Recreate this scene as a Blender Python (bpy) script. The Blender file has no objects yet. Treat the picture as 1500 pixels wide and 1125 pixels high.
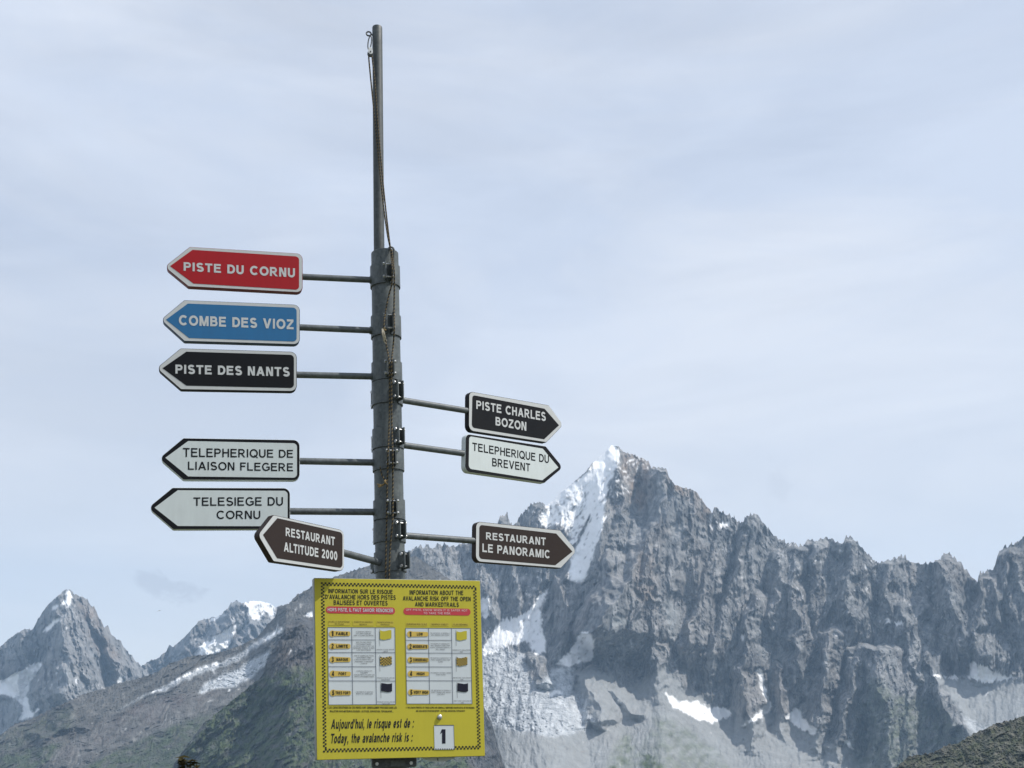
import bpy, bmesh, math, random
import numpy as np
from mathutils import Vector, Matrix

random.seed(7)
S = bpy.context.scene
COL = S.collection
D2R = math.radians

# ------------------------------------------------------------------ camera
F_PX, CX, CY = 1600.0, 750.0, 562.5          # focal length measured on the 1500 px wide photograph
PITCH, ROLL = D2R(17.5), D2R(1.3)
CAM = Vector((0.0, 0.0, 1.6))
FWD = Vector((0, math.cos(PITCH), math.sin(PITCH)))
R0 = Vector((1, 0, 0))
U0 = Vector((0, -math.sin(PITCH), math.cos(PITCH)))
RGT = R0 * math.cos(ROLL) - U0 * math.sin(ROLL)
UPV = R0 * math.sin(ROLL) + U0 * math.cos(ROLL)
cd = bpy.data.cameras.new('camera')
cam = bpy.data.objects.new('camera', cd)
COL.objects.link(cam)
cd.sensor_width = 36.0
cd.lens = 36.0 * F_PX / 1500.0
cd.clip_start, cd.clip_end = 0.05, 80000.0
cam.matrix_world = Matrix(((RGT.x, UPV.x, -FWD.x, CAM.x), (RGT.y, UPV.y, -FWD.y, CAM.y),
                           (RGT.z, UPV.z, -FWD.z, CAM.z), (0, 0, 0, 1)))
S.camera = cam

# ------------------------------------------------------------------ light and sky
SUN_AZ, SUN_EL = D2R(97), D2R(53)            # azimuth clockwise from the view direction (+Y)
S.view_settings.view_transform = 'Standard'
S.view_settings.look = 'None'
S.view_settings.exposure = 0.0
S.view_settings.gamma = 1.0
S.view_settings.use_curve_mapping = False
sd = bpy.data.lights.new('sun', 'SUN')
sd.energy = 4.8
sd.angle = D2R(0.5)
sd.color = (1.0, 0.95, 0.87)
sun = bpy.data.objects.new('sun', sd)
COL.objects.link(sun)
sv = Vector((math.sin(SUN_AZ) * math.cos(SUN_EL), math.cos(SUN_AZ) * math.cos(SUN_EL), math.sin(SUN_EL)))
sun.rotation_euler = (-sv).to_track_quat('-Z', 'Y').to_euler()

W = bpy.data.worlds.new('World')
S.world = W
W.use_nodes = True
nt = W.node_tree
for n in list(nt.nodes):
    nt.nodes.remove(n)


def N(t, kind, **kw):
    n = t.nodes.new(kind)
    for k, v in kw.items():
        if k.startswith('_'):
            setattr(n, k[1:], v)
    return n


def L(t, a, b):
    t.links.new(a, b)


def ramp(t, fac, stops):
    n = t.nodes.new('ShaderNodeValToRGB')
    el = n.color_ramp.elements
    while len(el) < len(stops):
        el.new(0.5)
    for e, (p, c) in zip(el, stops):
        e.position = p
        e.color = (c, c, c, 1) if isinstance(c, (int, float)) else (*c, 1)
    L(t, fac, n.inputs[0])
    return n.outputs[0]


def mixc(t, fac, a, b, mode='MIX'):
    n = t.nodes.new('ShaderNodeMix')
    n.data_type = 'RGBA'
    n.blend_type = mode
    n.clamp_factor = True
    for s, v in ((n.inputs[0], fac), (n.inputs[6], a), (n.inputs[7], b)):
        if isinstance(v, bpy.types.NodeSocket):
            L(t, v, s)
        elif isinstance(v, (int, float)):
            s.default_value = v
        else:
            s.default_value = (*v, 1)
    return n.outputs[2]


def mth(t, op, a, b=0.0, c=None):
    n = t.nodes.new('ShaderNodeMath')
    n.operation = op
    for s, v in zip(n.inputs, (a, b, c)):
        if v is None:
            continue
        if isinstance(v, bpy.types.NodeSocket):
            L(t, v, s)
        else:
            s.default_value = v
    return n.outputs[0]


def noise(t, vec, scale, detail=4.0, rough=0.55, dist=0.0):
    n = t.nodes.new('ShaderNodeTexNoise')
    n.inputs['Scale'].default_value = scale
    n.inputs['Detail'].default_value = detail
    n.inputs['Roughness'].default_value = rough
    n.inputs['Distortion'].default_value = dist
    if vec is not None:
        L(t, vec, n.inputs['Vector'])
    return n.outputs[0]


def mapping(t, vec, scale=(1, 1, 1), rot=(0, 0, 0), loc=(0, 0, 0)):
    n = t.nodes.new('ShaderNodeMapping')
    n.inputs['Scale'].default_value = scale
    n.inputs['Rotation'].default_value = rot
    n.inputs['Location'].default_value = loc
    L(t, vec, n.inputs['Vector'])
    return n.outputs[0]


SKY_STRENGTH = 0.1
sky = N(nt, 'ShaderNodeTexSky', _sky_type='NISHITA', _sun_disc=False)
sky.sun_elevation, sky.sun_rotation = SUN_EL, SUN_AZ
sky.altitude = 2000
sky.air_density, sky.dust_density, sky.ozone_density = 1.0, 0.6, 1.0
tc = N(nt, 'ShaderNodeTexCoord')
dirv = tc.outputs['Generated']
# thin high cloud: broad veils plus long streaks, over the clear sky
v1 = mapping(nt, dirv, (1.0, 1.0, 2.2), (0, D2R(28), 0), (3.1, 0.2, 1.7))
big = noise(nt, v1, 1.5, 5.0, 0.5, 0.6)
v2 = mapping(nt, dirv, (1.6, 1.4, 6.0), (0, D2R(24), 0), (0.4, 5.0, 2.0))
streak = noise(nt, v2, 2.0, 6.0, 0.55, 0.8)
veil = mth(nt, 'ADD', mth(nt, 'MULTIPLY', big, 0.62), mth(nt, 'MULTIPLY', streak, 0.38))
veil = ramp(nt, veil, [(0.36, 0.74), (0.5, 0.89), (0.60, 0.99)])
cloud_col = (7.1, 7.9, 9.4)
sep = N(nt, 'ShaderNodeSeparateXYZ')
L(nt, dirv, sep.inputs[0])
cloud = mixc(nt, ramp(nt, sep.outputs[2], [(0.0, 1.0), (0.14, 0.62), (0.4, 0.0)]), cloud_col, (11.3, 11.4, 11.6))
v3 = mapping(nt, dirv, (1.0, 1.0, 2.6), (0, D2R(-22), 0), (7.7, 1.1, 0.3))
bright = noise(nt, v3, 1.9, 8.0, 0.6, 0.9)
cloud = mixc(nt, ramp(nt, bright, [(0.42, 0.0), (0.68, 0.5)]), cloud, (9.3, 9.55, 10.1))
base_sky = mixc(nt, veil, sky.outputs[0], cloud)


def pix_dir(px, py):
    return (FWD + RGT * ((px - CX) / F_PX) + UPV * ((CY - py) / F_PX)).normalized()


def cloudlet(col_in, px, py, wx, wy, tilt, strength, seed):
    """one small ragged grey cloud in the sky at a fixed compass direction"""
    d = pix_dir(px, py)
    ex = Vector((0, 0, 1)).cross(d).normalized() * -1
    ey = ex.cross(d) * -1
    if ey.z < 0:
        ey = -ey
    c, s = math.cos(tilt), math.sin(tilt)
    ax, ay = ex * c - ey * s, ex * s + ey * c

    def dot(v):
        n = nt.nodes.new('ShaderNodeVectorMath')
        n.operation = 'DOT_PRODUCT'
        L(nt, dirv, n.inputs[0])
        n.inputs[1].default_value = v
        return n.outputs['Value']
    q = mth(nt, 'ADD', mth(nt, 'POWER', mth(nt, 'MULTIPLY', dot(ax), F_PX / wx), 2.0),
            mth(nt, 'POWER', mth(nt, 'MULTIPLY', dot(ay), F_PX / wy), 2.0))
    nz = noise(nt, mapping(nt, dirv, (1, 1, 1.6), (0, 0, 0), (seed, 0, 0)), 46.0, 5.0, 0.6, 0.3)
    k = mth(nt, 'ADD', mth(nt, 'SUBTRACT', 1.0, mth(nt, 'SQRT', mth(nt, 'ABSOLUTE', q))),
            mth(nt, 'MULTIPLY', mth(nt, 'SUBTRACT', nz, 0.5), 3.4))
    ahead = mth(nt, 'GREATER_THAN', dot(d), 0.5)
    k = mth(nt, 'MULTIPLY', mth(nt, 'MULTIPLY', ramp(nt, k, [(0.15, 0.0), (0.75, 1.0)]), ahead), strength)
    return mixc(nt, k, col_in, (5.4, 5.7, 6.5))


base_sky = cloudlet(base_sky, 246, 860, 66, 18, D2R(14), 0.42, 1.3)
base_sky = cloudlet(base_sky, 1143, 712, 24, 32, D2R(0), 0.13, 4.1)
bg = N(nt, 'ShaderNodeBackground')
L(nt, base_sky, bg.inputs[0])
bg.inputs[1].default_value = SKY_STRENGTH
wo = N(nt, 'ShaderNodeOutputWorld')
L(nt, bg.outputs[0], wo.inputs[0])

HAZE_DENSITY = 3.2e-5
S.render.engine = 'CYCLES'
S.cycles.use_denoising = True
S.cycles.max_bounces = 6
S.cycles.volume_bounces = 0


# ------------------------------------------------------------------ measuring helpers
def ray(px, py):
    return FWD + RGT * ((px - CX) / F_PX) + UPV * ((CY - py) / F_PX)


def on_plane(px, py, p0, n):
    d = ray(px, py)
    t = (p0 - CAM).dot(n) / d.dot(n)
    return CAM + d * t


# ------------------------------------------------------------------ object helpers
def tag(o, label=None, cat=None, group=None, kind=None):
    if label:
        o['label'] = label
    if cat:
        o['category'] = cat
    if group:
        o['group'] = group
    if kind:
        o['kind'] = kind
    return o


def empty(name, loc, label, cat, group=None):
    o = bpy.data.objects.new(name, None)
    o.empty_display_size = 0.1
    COL.objects.link(o)
    o.location = loc
    return tag(o, label, cat, group)


def link(name, bm, mat, parent=None, smooth=False):
    me = bpy.data.meshes.new(name)
    bm.normal_update()
    bm.to_mesh(me)
    bm.free()
    if smooth:
        me.polygons.foreach_set('use_smooth', [True] * len(me.polygons))
    me.set_sharp_from_angle(angle=D2R(38))
    me.materials.append(mat)
    o = bpy.data.objects.new(name, me)
    COL.objects.link(o)
    if parent is not None:
        root = parent
        off = Vector((0, 0, 0))
        while root is not None:
            off += root.location
            root = root.parent
        o.parent = parent
        me.transform(Matrix.Translation(-off))      # meshes are built in world coordinates
    return o


def grid_mesh(name, P, mat, attrs=None, kind='structure', smooth=True):
    """P: rows x cols x 3"""
    h, w = P.shape[:2]
    me = bpy.data.meshes.new(name)
    me.vertices.add(h * w)
    me.vertices.foreach_set('co', P.reshape(-1).astype(np.float32))
    i = np.arange(h * w).reshape(h, w)
    q = np.stack([i[:-1, :-1], i[1:, :-1], i[1:, 1:], i[:-1, 1:]], -1).reshape(-1, 4)
    nf = len(q)
    me.loops.add(nf * 4)
    me.loops.foreach_set('vertex_index', q.reshape(-1).astype(np.int32))
    me.polygons.add(nf)
    me.polygons.foreach_set('loop_start', (np.arange(nf) * 4).astype(np.int32))
    me.polygons.foreach_set('loop_total', np.full(nf, 4, np.int32))
    me.update(calc_edges=True)
    me.polygons.foreach_set('use_smooth', np.full(nf, smooth))
    for k, v in (attrs or {}).items():
        a = me.attributes.new(k, 'FLOAT', 'POINT')
        a.data.foreach_set('value', v.reshape(-1).astype(np.float32))
    me.materials.append(mat)
    o = bpy.data.objects.new(name, me)
    COL.objects.link(o)
    o['kind'] = kind
    return o


# ------------------------------------------------------------------ material helpers
def material(name):
    m = bpy.data.materials.new(name)
    m.use_nodes = True
    t = m.node_tree
    b = t.nodes['Principled BSDF']
    return m, t, b


def pset(b, **kw):
    for k, v in kw.items():
        s = b.inputs[k.replace('_', ' ')]
        s.default_value = (*v, 1) if isinstance(v, tuple) else v


def bump(t, b, h, strength, dist):
    n = t.nodes.new('ShaderNodeBump')
    n.inputs['Strength'].default_value = strength
    n.inputs['Distance'].default_value = dist
    L(t, h, n.inputs['Height'])
    L(t, n.outputs[0], b.inputs['Normal'])


def objco(t):
    return t.nodes.new('ShaderNodeTexCoord').outputs['Object']


def attr(t, name):
    n = t.nodes.new('ShaderNodeAttribute')
    n.attribute_name = name
    return n.outputs['Fac']


def paint(name, col, rough=0.45, spec=0.4, dirt=0.22, scale=9.0):
    m, t, b = material(name)
    co = objco(t)
    n1 = noise(t, co, scale, 5, 0.6)
    n2 = noise(t, mapping(t, co, (1, 1, 0.15)), scale * 5, 4, 0.6)
    f = mth(t, 'MULTIPLY', ramp(t, mth(t, 'MULTIPLY', mth(t, 'ADD', n1, n2), 0.5), [(0.42, 0.0), (0.68, 1.0)]), dirt)
    dark = tuple(c * 0.62 + 0.006 for c in col)
    L(t, mixc(t, f, col, dark), b.inputs['Base Color'])
    L(t, ramp(t, n1, [(0.3, rough - 0.08), (0.7, rough + 0.12)]), b.inputs['Roughness'])
    b.inputs['Specular IOR Level'].default_value = spec
    return m


def galvanised(name, c0, c1, scale=14.0, metal=0.35, rough=0.5):
    m, t, b = material(name)
    co = objco(t)
    n1 = noise(t, co, scale, 6, 0.65, 0.4)
    n2 = noise(t, mapping(t, co, (1, 1, 0.12)), scale * 1.7, 5, 0.6)
    v = t.nodes.new('ShaderNodeTexVoronoi')
    v.inputs['Scale'].default_value = scale * 7
    L(t, co, v.inputs['Vector'])
    f = mth(t, 'ADD', mth(t, 'MULTIPLY', n1, 0.5), mth(t, 'ADD', mth(t, 'MULTIPLY', n2, 0.35),
            mth(t, 'MULTIPLY', v.outputs['Color'], 0.15)))
    L(t, ramp(t, f, [(0.36, c0), (0.62, c1)]), b.inputs['Base Color'])
    pset(b, Metallic=metal)
    L(t, ramp(t, n1, [(0.3, rough - 0.1), (0.7, rough + 0.15)]), b.inputs['Roughness'])
    bump(t, b, n1, 0.15, 0.004)
    return m


# ------------------------------------------------------------------ numpy noise
def perlin(x, y, seed=0):
    xi, yi = np.floor(x).astype(np.int64), np.floor(y).astype(np.int64)
    xf, yf = x - xi, y - yi

    def g(ix, iy, fx, fy):
        h = (ix * 374761393 + iy * 668265263 + seed * 974634777) & 0xffffffff
        h = ((h ^ (h >> 13)) * 1274126177) & 0xffffffff
        h = h ^ (h >> 16)
        a = (h & 1023) * (2 * math.pi / 1024)
        return np.cos(a) * fx + np.sin(a) * fy
    u = xf * xf * xf * (xf * (xf * 6 - 15) + 10)
    v = yf * yf * yf * (yf * (yf * 6 - 15) + 10)
    a, b = g(xi, yi, xf, yf), g(xi + 1, yi, xf - 1, yf)
    c, d = g(xi, yi + 1, xf, yf - 1), g(xi + 1, yi + 1, xf - 1, yf - 1)
    return ((a + (b - a) * u) * (1 - v) + (c + (d - c) * u) * v) * 1.5


def fbm(x, y, o=4, seed=0, gain=0.5):
    s, a, f = 0, 1.0, 1.0
    for k in range(o):
        s = s + a * perlin(x * f + 17.3 * k, y * f - 9.1 * k, seed + k)
        a *= gain
        f *= 2.03
    return s


def ridged(x, y, seed=0):
    return 1.0 - np.minimum(1.0, np.abs(perlin(x, y, seed)) * 1.9)


def blur(a, r):
    r = int(r)
    if r < 1:
        return a
    for ax in (0, 1):
        pad = [(0, 0), (0, 0)]
        pad[ax] = (r + 1, r)
        c = np.cumsum(np.pad(a, pad, mode='edge'), axis=ax)
        n = a.shape[ax]
        hi = np.take(c, np.arange(2 * r + 1, 2 * r + 1 + n), axis=ax)
        lo = np.take(c, np.arange(0, n), axis=ax)
        a = (hi - lo) / (2 * r + 1)
    return a


def inside(x, y, poly):
    r = np.zeros(x.shape, bool)
    px = [p[0] for p in poly]
    py = [p[1] for p in poly]
    m = (x > min(px)) & (x < max(px)) & (y > min(py)) & (y < max(py))
    if not m.any():
        return r
    xs, ys = x[m], y[m]
    q = np.zeros(xs.shape, bool)
    for (x0, y0), (x1, y1) in zip(poly, poly[1:] + poly[:1]):
        if y0 == y1:
            continue
        q ^= ((y0 > ys) != (y1 > ys)) & (xs < (x1 - x0) * (ys - y0) / (y1 - y0) + x0)
    r[m] = q
    return r


def facets(x, y, seed=0, k=1.15):
    """angular buttresses: the upper envelope of randomly turned flat-sided pyramids"""
    xi, yi = np.floor(x).astype(np.int64), np.floor(y).astype(np.int64)
    best = np.full(x.shape, -9.0)
    for ox in (-1, 0, 1):
        for oy in (-1, 0, 1):
            ix, iy = xi + ox, yi + oy
            h = (ix * 374761393 + iy * 668265263 + seed * 974634777) & 0xffffffff
            h = ((h ^ (h >> 13)) * 1274126177) & 0xffffffff
            h = h ^ (h >> 16)
            dx = x - ix - (h & 255) / 255.0
            dy = y - iy - ((h >> 8) & 255) / 255.0
            a = ((h >> 16) & 255) / 255.0 * 1.2 - 0.6
            c, s = np.cos(a), np.sin(a)
            best = np.maximum(best, ((h >> 24) & 255) / 255.0 * 0.7 - k * (np.abs(dx * c + dy * s) + 0.8 * np.abs(dy * c - dx * s)))
    return best


def spur(x, y, line, amp, wl, wr, fade=40.0):
    """a rock rib standing out from the wall along a crest line, falling away wl to its left and wr to its right"""
    pts = sorted(line, key=lambda p: p[1])
    ys = np.array([p[1] for p in pts], float)
    xs = np.array([p[0] for p in pts], float)
    xc = np.interp(y, ys, xs)
    dx = x - xc
    p = np.where(dx < 0, 1 + dx / wl, 1 - dx / wr)
    e = np.clip((y - ys[0] + 6) / 12.0, 0, 1) * np.clip((ys[-1] + fade * 1.2 - y) / (fade * 1.2), 0, 1)
    return amp * np.clip(p, 0, 1) * e


def zconv(x0, y0, k, pts):
    return [(x0 + a / k, y0 + b / k) for a, b in pts]


# ------------------------------------------------------------------ rock, snow, scree, meadow
def mountain_material(name, dark, light, warm=(0.30, 0.235, 0.19), scree=(0.272, 0.285, 0.292), grass=(0.075, 0.095, 0.045),
                      sc=1.0, snow_col=(0.86, 0.87, 0.88), bump_m=9.0):
    m, t, b = material(name)
    co = objco(t)
    n_big = noise(t, co, 0.0016 * sc, 6, 0.6, 0.5)
    n_mid = noise(t, mapping(t, co, (1.0, 1.0, 0.32)), 0.013 * sc, 7, 0.68, 0.3)
    n_fine = noise(t, mapping(t, co, (1.0, 1.0, 0.5)), 0.045 * sc, 6, 0.7)
    tone = mth(t, 'ADD', mth(t, 'MULTIPLY', n_mid, 0.6), mth(t, 'MULTIPLY', n_fine, 0.4))
    rock = ramp(t, tone, [(0.36, dark), (0.5, tuple((a + c) / 2 for a, c in zip(dark, light))), (0.63, light)])
    wf = mth(t, 'ADD', mth(t, 'MULTIPLY', ramp(t, n_big, [(0.46, 0.0), (0.66, 1.0)]), 0.22), attr(t, 'warm'))
    wcol = mixc(t, ramp(t, tone, [(0.35, 0.0), (0.65, 1.0)]), tuple(c * 0.6 for c in warm), warm)
    rock = mixc(t, wf, rock, wcol)
    n_band = noise(t, mapping(t, co, (1.0, 1.0, 0.45), (0, D2R(20), 0)), 0.0034 * sc, 5, 0.6, 0.8)
    rock = mixc(t, 1.0, rock, ramp(t, n_band, [(0.36, 0.58), (0.5, 0.95), (0.64, 1.0)]), 'MULTIPLY')
    scr = mixc(t, ramp(t, tone, [(0.36, 0.0), (0.64, 1.0)]), tuple(c * 0.78 for c in scree), tuple(c * 1.12 for c in scree))
    scr = mixc(t, ramp(t, n_big, [(0.42, 0.0), (0.62, 0.22)]), scr, tuple(c * f for c, f in zip(scree, (0.85, 0.76, 0.70))))
    rock = mixc(t, attr(t, 'scree'), rock, scr)
    gr = mixc(t, ramp(t, tone, [(0.38, 0.0), (0.62, 1.0)]), tuple(c * 0.55 for c in grass), tuple(c * 1.5 + 0.01 for c in grass))
    rock = mixc(t, attr(t, 'grass'), rock, gr)
    ice_c = mixc(t, ramp(t, tone, [(0.40, 0.0), (0.60, 1.0)]), (0.24, 0.26, 0.285), (0.60, 0.63, 0.66))
    rock = mixc(t, attr(t, 'ice'), rock, ice_c)
    sn = attr(t, 'snow')
    L(t, mixc(t, sn, rock, snow_col), b.inputs['Base Color'])
    pset(b, Roughness=0.85)
    b.inputs['Specular IOR Level'].default_value = 0.15
    h = mth(t, 'MULTIPLY', tone, mth(t, 'SUBTRACT', 1.0, mth(t, 'MULTIPLY', mth(t, 'MAXIMUM', sn, attr(t, 'scree')), 0.82)))
    bump(t, b, h, 0.85, bump_m)
    return m


def relief(name, sky_pts, ybot, r_top, mat, step=0.85, slope=4.6, jag=2.0, rib=(130, 45, 170), shear=0.0, spurs=(),
           soft=(), flat=(), snow=(), speckle=(), scree=(), grass=(), ice=(), warm=(), fine=1.0, seed=1, warp=7.0,
           r_right=None, bare=(), level=None, cross=0.0):
    """a mountain side: true 3D points at their real distance; the crest follows the skyline, spurs and ribs stand out from the face"""
    xs0, ys0 = [p[0] for p in sky_pts], [p[1] for p in sky_pts]
    X = np.arange(xs0[0], xs0[-1] + step, step)
    top = np.interp(X, xs0, ys0)
    # jagged crest
    jn = np.abs(perlin(X / 9.0, X * 0 + seed, seed)) * 1.4 + np.abs(perlin(X / 3.4, X * 0 + 3.3, seed + 5)) * 0.8
    jagv = np.interp(X, xs0, jag) if isinstance(jag, (list, tuple)) else jag
    pin = np.clip(ridged(X / 8.5, X * 0 + 1.7, seed + 2) - 0.62, 0, 1) * np.clip(perlin(X / 23, X * 0 + 6.1, seed + 6) + 0.75, 0, 1.4)
    top = top + jagv * (0.55 - jn - 2.6 * pin)
    nrow = int((ybot - top.min()) / step)
    T = np.linspace(0, 1, nrow)[:, None]
    PX = np.broadcast_to(X[None, :], (nrow, len(X))).copy()
    PY = top[None, :] + (ybot - top[None, :]) * T
    wx = PX + warp * fbm(PX / 30, PY / 30, 3, seed + 40)
    wy = PY + warp * fbm(PX / 30 + 50, PY / 30, 3, seed + 60)
    fx = PX + 1.6 * fbm(PX / 5, PY / 5, 3, seed + 80) + 0.35 * (wx - PX)
    fy = PY + 1.6 * fbm(PX / 5 + 9, PY / 5, 3, seed + 90) + 0.35 * (wy - PY)
    A = {k: np.zeros(PX.shape) for k in ('snow', 'scree', 'grass', 'ice', 'warm')}

    def put(k, polys):
        for p in polys:
            v = 1.0
            if isinstance(p, tuple):
                p, v = p
            A[k][inside(fx, fy, p)] = v
    put('snow', snow)
    put('scree', scree)
    put('grass', grass)
    put('ice', ice)
    for poly, v in warm:
        A['warm'] += v * blur(inside(wx, wy, poly).astype(float), 8)
    for k, amt in (('snow', 0.75), ('ice', 0.6), ('scree', 0.5)):
        soft_m = blur(A[k], 4)
        A[k] = np.where(A[k] > 0, np.maximum(A[k], 0), np.max(A[k])) * np.clip((soft_m / max(1e-6, A[k].max()) - 0.5 + amt * (0.5 * fbm(wx / 8, wy / 11, 4, seed + 51, 0.65))) * 5 + 0.5, 0, 1) if A[k].max() > 0 else A[k]
    # couloir and ledge snow caught in cracks
    for poly, dens, sx, sy in speckle:
        m = blur(inside(wx, wy, poly).astype(float), 5)
        nz = fbm(wx / sx + 0.12 * wy / sx, wy / sy, 4, seed + 7, 0.62)
        A['snow'] = np.maximum(A['snow'], np.clip((nz * 0.5 + 0.5 + (m - 1) * 0.9 - (1 - dens)) * 9, 0, 1))
    for poly, dens, sx, sy in bare:
        m = blur(inside(wx, wy, poly).astype(float), 5)
        nz = ridged(fx / sx + 0.35 * fy / sx, fy / sy, seed + 8) + 0.5 * fbm(fx / 5, fy / 6, 3, seed + 9)
        A['snow'] *= 1 - np.clip((nz - 1.35 + dens + (m - 1) * 1.2) * 6, 0, 1)
    A['snow'] = np.clip(blur(A['snow'], 1), 0, 1)
    A['scree'] = np.clip(blur(A['scree'], 3) + 0.25 * fbm(PX / 6, PY / 6, 3, seed + 3) * (blur(A['scree'], 6) > 0.05), 0, 1)
    A['ice'] = np.clip(blur(A['ice'], 3), 0, 1)
    A['grass'] = np.clip(blur(A['grass'], 8) * (0.9 + 0.9 * fbm(PX / 14 + PY / 30, PY / 9, 4, seed + 2)), 0, 1)
    A['warm'] = np.clip(A['warm'] * (0.7 + 0.8 * fbm(PX / 16, PY / 26, 3, seed + 4)), 0, 1)
    # distance: each step down the face comes nearer by an amount set by its steepness
    K = np.full(PX.shape, float(slope))
    for poly, k in flat:
        m = blur(inside(wx, wy, poly).astype(float), 16)
        K = K * (1 - m) + k * m
    dpy = np.diff(PY, axis=0, prepend=PY[:1])
    rt = r_top if r_right is None else np.interp(X, [X[0], X[-1]], [r_top, r_right])
    R = rt - np.cumsum(K * dpy, axis=0)
    R = np.pad(R, 30, mode='reflect', reflect_type='odd')
    R = blur(blur(R, 14), 14)[30:-30, 30:-30]
    Ks = blur(blur(K, 14), 14)
    tp = np.pad(top, 30, mode='reflect', reflect_type='odd')[None, :]
    tp = blur(blur(np.repeat(tp, 3, 0), 14), 14)[1, 30:-30]
    R = R - Ks * ((top - tp)[None, :] * (1 - T))
    if level:
        # neighbouring walls meet the valley shelf at about the same distance
        vals = np.array([np.interp(level, PY[:, c], R[:, c]) for c in range(len(X))])
        k = 170
        sm = np.convolve(np.pad(vals, k, mode='reflect', reflect_type='odd'), np.ones(2 * k + 1) / (2 * k + 1), mode='valid')
        R = R - (vals - sm)[None, :] * np.clip((PY - top[None, :] - 20) / (level - top[None, :] - 20), 0, 1)
    sc = r_top / 9000.0
    a1, w1, h1 = rib
    u = wx + shear * (wy - 800)
    # two families of slanting ribs cross and leave triangular buttresses between the gullies
    w2x = wx + 9 * fbm(PX / 70, PY / 70, 3, seed + 70)
    ra = ridged((u + cross * (wy - 800)) / w1, wy / (h1 * 2.0), seed)
    rb = ridged((u - cross * (wy - 800) + (w2x - wx) * 2) / (w1 * 1.15) + 31, wy / (h1 * 2.0), seed + 41)
    rel = a1 * 0.95 * (np.maximum(ra, rb) - 0.5)
    rel += a1 * 0.45 * (facets(u / w1 + 5, wy / (h1 * 0.9), seed + 10) + 0.2)
    rel += a1 * 0.25 * (ridged(u / (w1 * 0.42) + 7, wy / (h1 * 0.5), seed + 11) - 0.4)
    rel += a1 * 0.42 * (facets(u / (w1 * 0.4), wy / (h1 * 0.42), seed + 12) + 0.2)
    rel += a1 * 0.30 * (facets(fx / (w1 * 0.17) + shear * fy / (w1 * 0.17), fy / (h1 * 0.17), seed + 13) + 0.2)
    rel += a1 * 0.17 * fine * (facets(fx / (w1 * 0.075), fy / (h1 * 0.065), seed + 15) + 0.2)
    rel += 3.0 * fine * fbm(PX / 2.6, PY / 2.8, 2, seed + 14)
    smooth = np.clip(blur(np.maximum.reduce([A['snow'] * 0.8, A['scree'] * 0.78, A['ice'] * 0.55]), 5), 0, 1)
    for poly, v in soft:
        smooth = np.maximum(smooth, v * blur(inside(wx, wy, poly).astype(float), 7))
    rel = rel * (1 - smooth * 0.93)
    rel += A['scree'] * 10 * (ridged((PX + 0.3 * fbm(PX / 20, PY / 20, 2, seed) * 20 - 0.25 * PY) / 13.0, PY / 70.0, seed + 33) - 0.4)
    rel += A['scree'] * 3.5 * fbm(PX / 4, PY / 7, 3, seed + 34, 0.6)
    sp = np.zeros(PX.shape)
    for s in spurs:
        line, amp, wl, wr = s[:4]
        sp = np.maximum(sp, spur(wx, wy, line, amp, wl, wr, *(s[4:5])))
    ice_r = A['ice'] * (12 * fbm(wx / 9, wy / 5, 3, seed + 22) + 9 * fbm(PX / 3.2 + wy / 9, PY / 1.9, 3, seed + 21, 0.6))
    R = R - (rel + sp * 1.25 + ice_r) * sc
    dx = FWD.x + RGT.x * (PX - CX) / F_PX + UPV.x * (CY - PY) / F_PX
    dy = FWD.y + RGT.y * (PX - CX) / F_PX + UPV.y * (CY - PY) / F_PX
    dz = FWD.z + RGT.z * (PX - CX) / F_PX + UPV.z * (CY - PY) / F_PX
    hl = np.hypot(dx, dy)
    P = np.stack([dx / hl * R, dy / hl * R, CAM.z + dz / hl * R], -1)
    # the far side of the mountain
    back = []
    for j in range(8, 0, -1):
        q = P[0].copy()
        s = (j * 0.35) ** 1.6 * 140 * sc
        q[:, 0] += dx[0] / hl[0] * s
        q[:, 1] += dy[0] / hl[0] * s
        q[:, 2] -= s * 1.1 + 25 * sc * np.abs(perlin(X / 20, X * 0 + j * 0.3, seed + 31))
        back.append(q)
    P = np.concatenate([np.stack(back), P])
    for k in A:
        A[k] = np.concatenate([np.repeat(A[k][:1], 8, axis=0), A[k]])
    return grid_mesh(name, P, mat, A)


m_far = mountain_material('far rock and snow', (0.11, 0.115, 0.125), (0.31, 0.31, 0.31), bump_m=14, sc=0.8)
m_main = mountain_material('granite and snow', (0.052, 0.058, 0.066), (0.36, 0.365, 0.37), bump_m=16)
m_left = mountain_material('slope rock and meadow', (0.045, 0.048, 0.047), (0.165, 0.16, 0.152), warm=(0.125, 0.108, 0.105),
                           scree=(0.20, 0.20, 0.195), grass=(0.052, 0.068, 0.038), bump_m=10, sc=1.7)
m_spur = mountain_material('wooded spur', (0.045, 0.050, 0.060), (0.125, 0.13, 0.135), grass=(0.055, 0.075, 0.035),
                           scree=(0.2, 0.185, 0.17), bump_m=8, sc=2.4)
m_hill = mountain_material('heath', (0.045, 0.05, 0.04), (0.21, 0.20, 0.17), warm=(0.17, 0.15, 0.12), grass=(0.05, 0.06, 0.03), bump_m=6, sc=5.0)

Z6 = lambda p: zconv(700, 640, 3.75, p)
Z4 = lambda p: zconv(700, 820, 3.69, p)
Z7 = lambda p: zconv(1000, 700, 2.648, p)
Z8 = lambda p: zconv(0, 840, 3.191, p)
Z9 = lambda p: zconv(1250, 950, 6.0, p)

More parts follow.
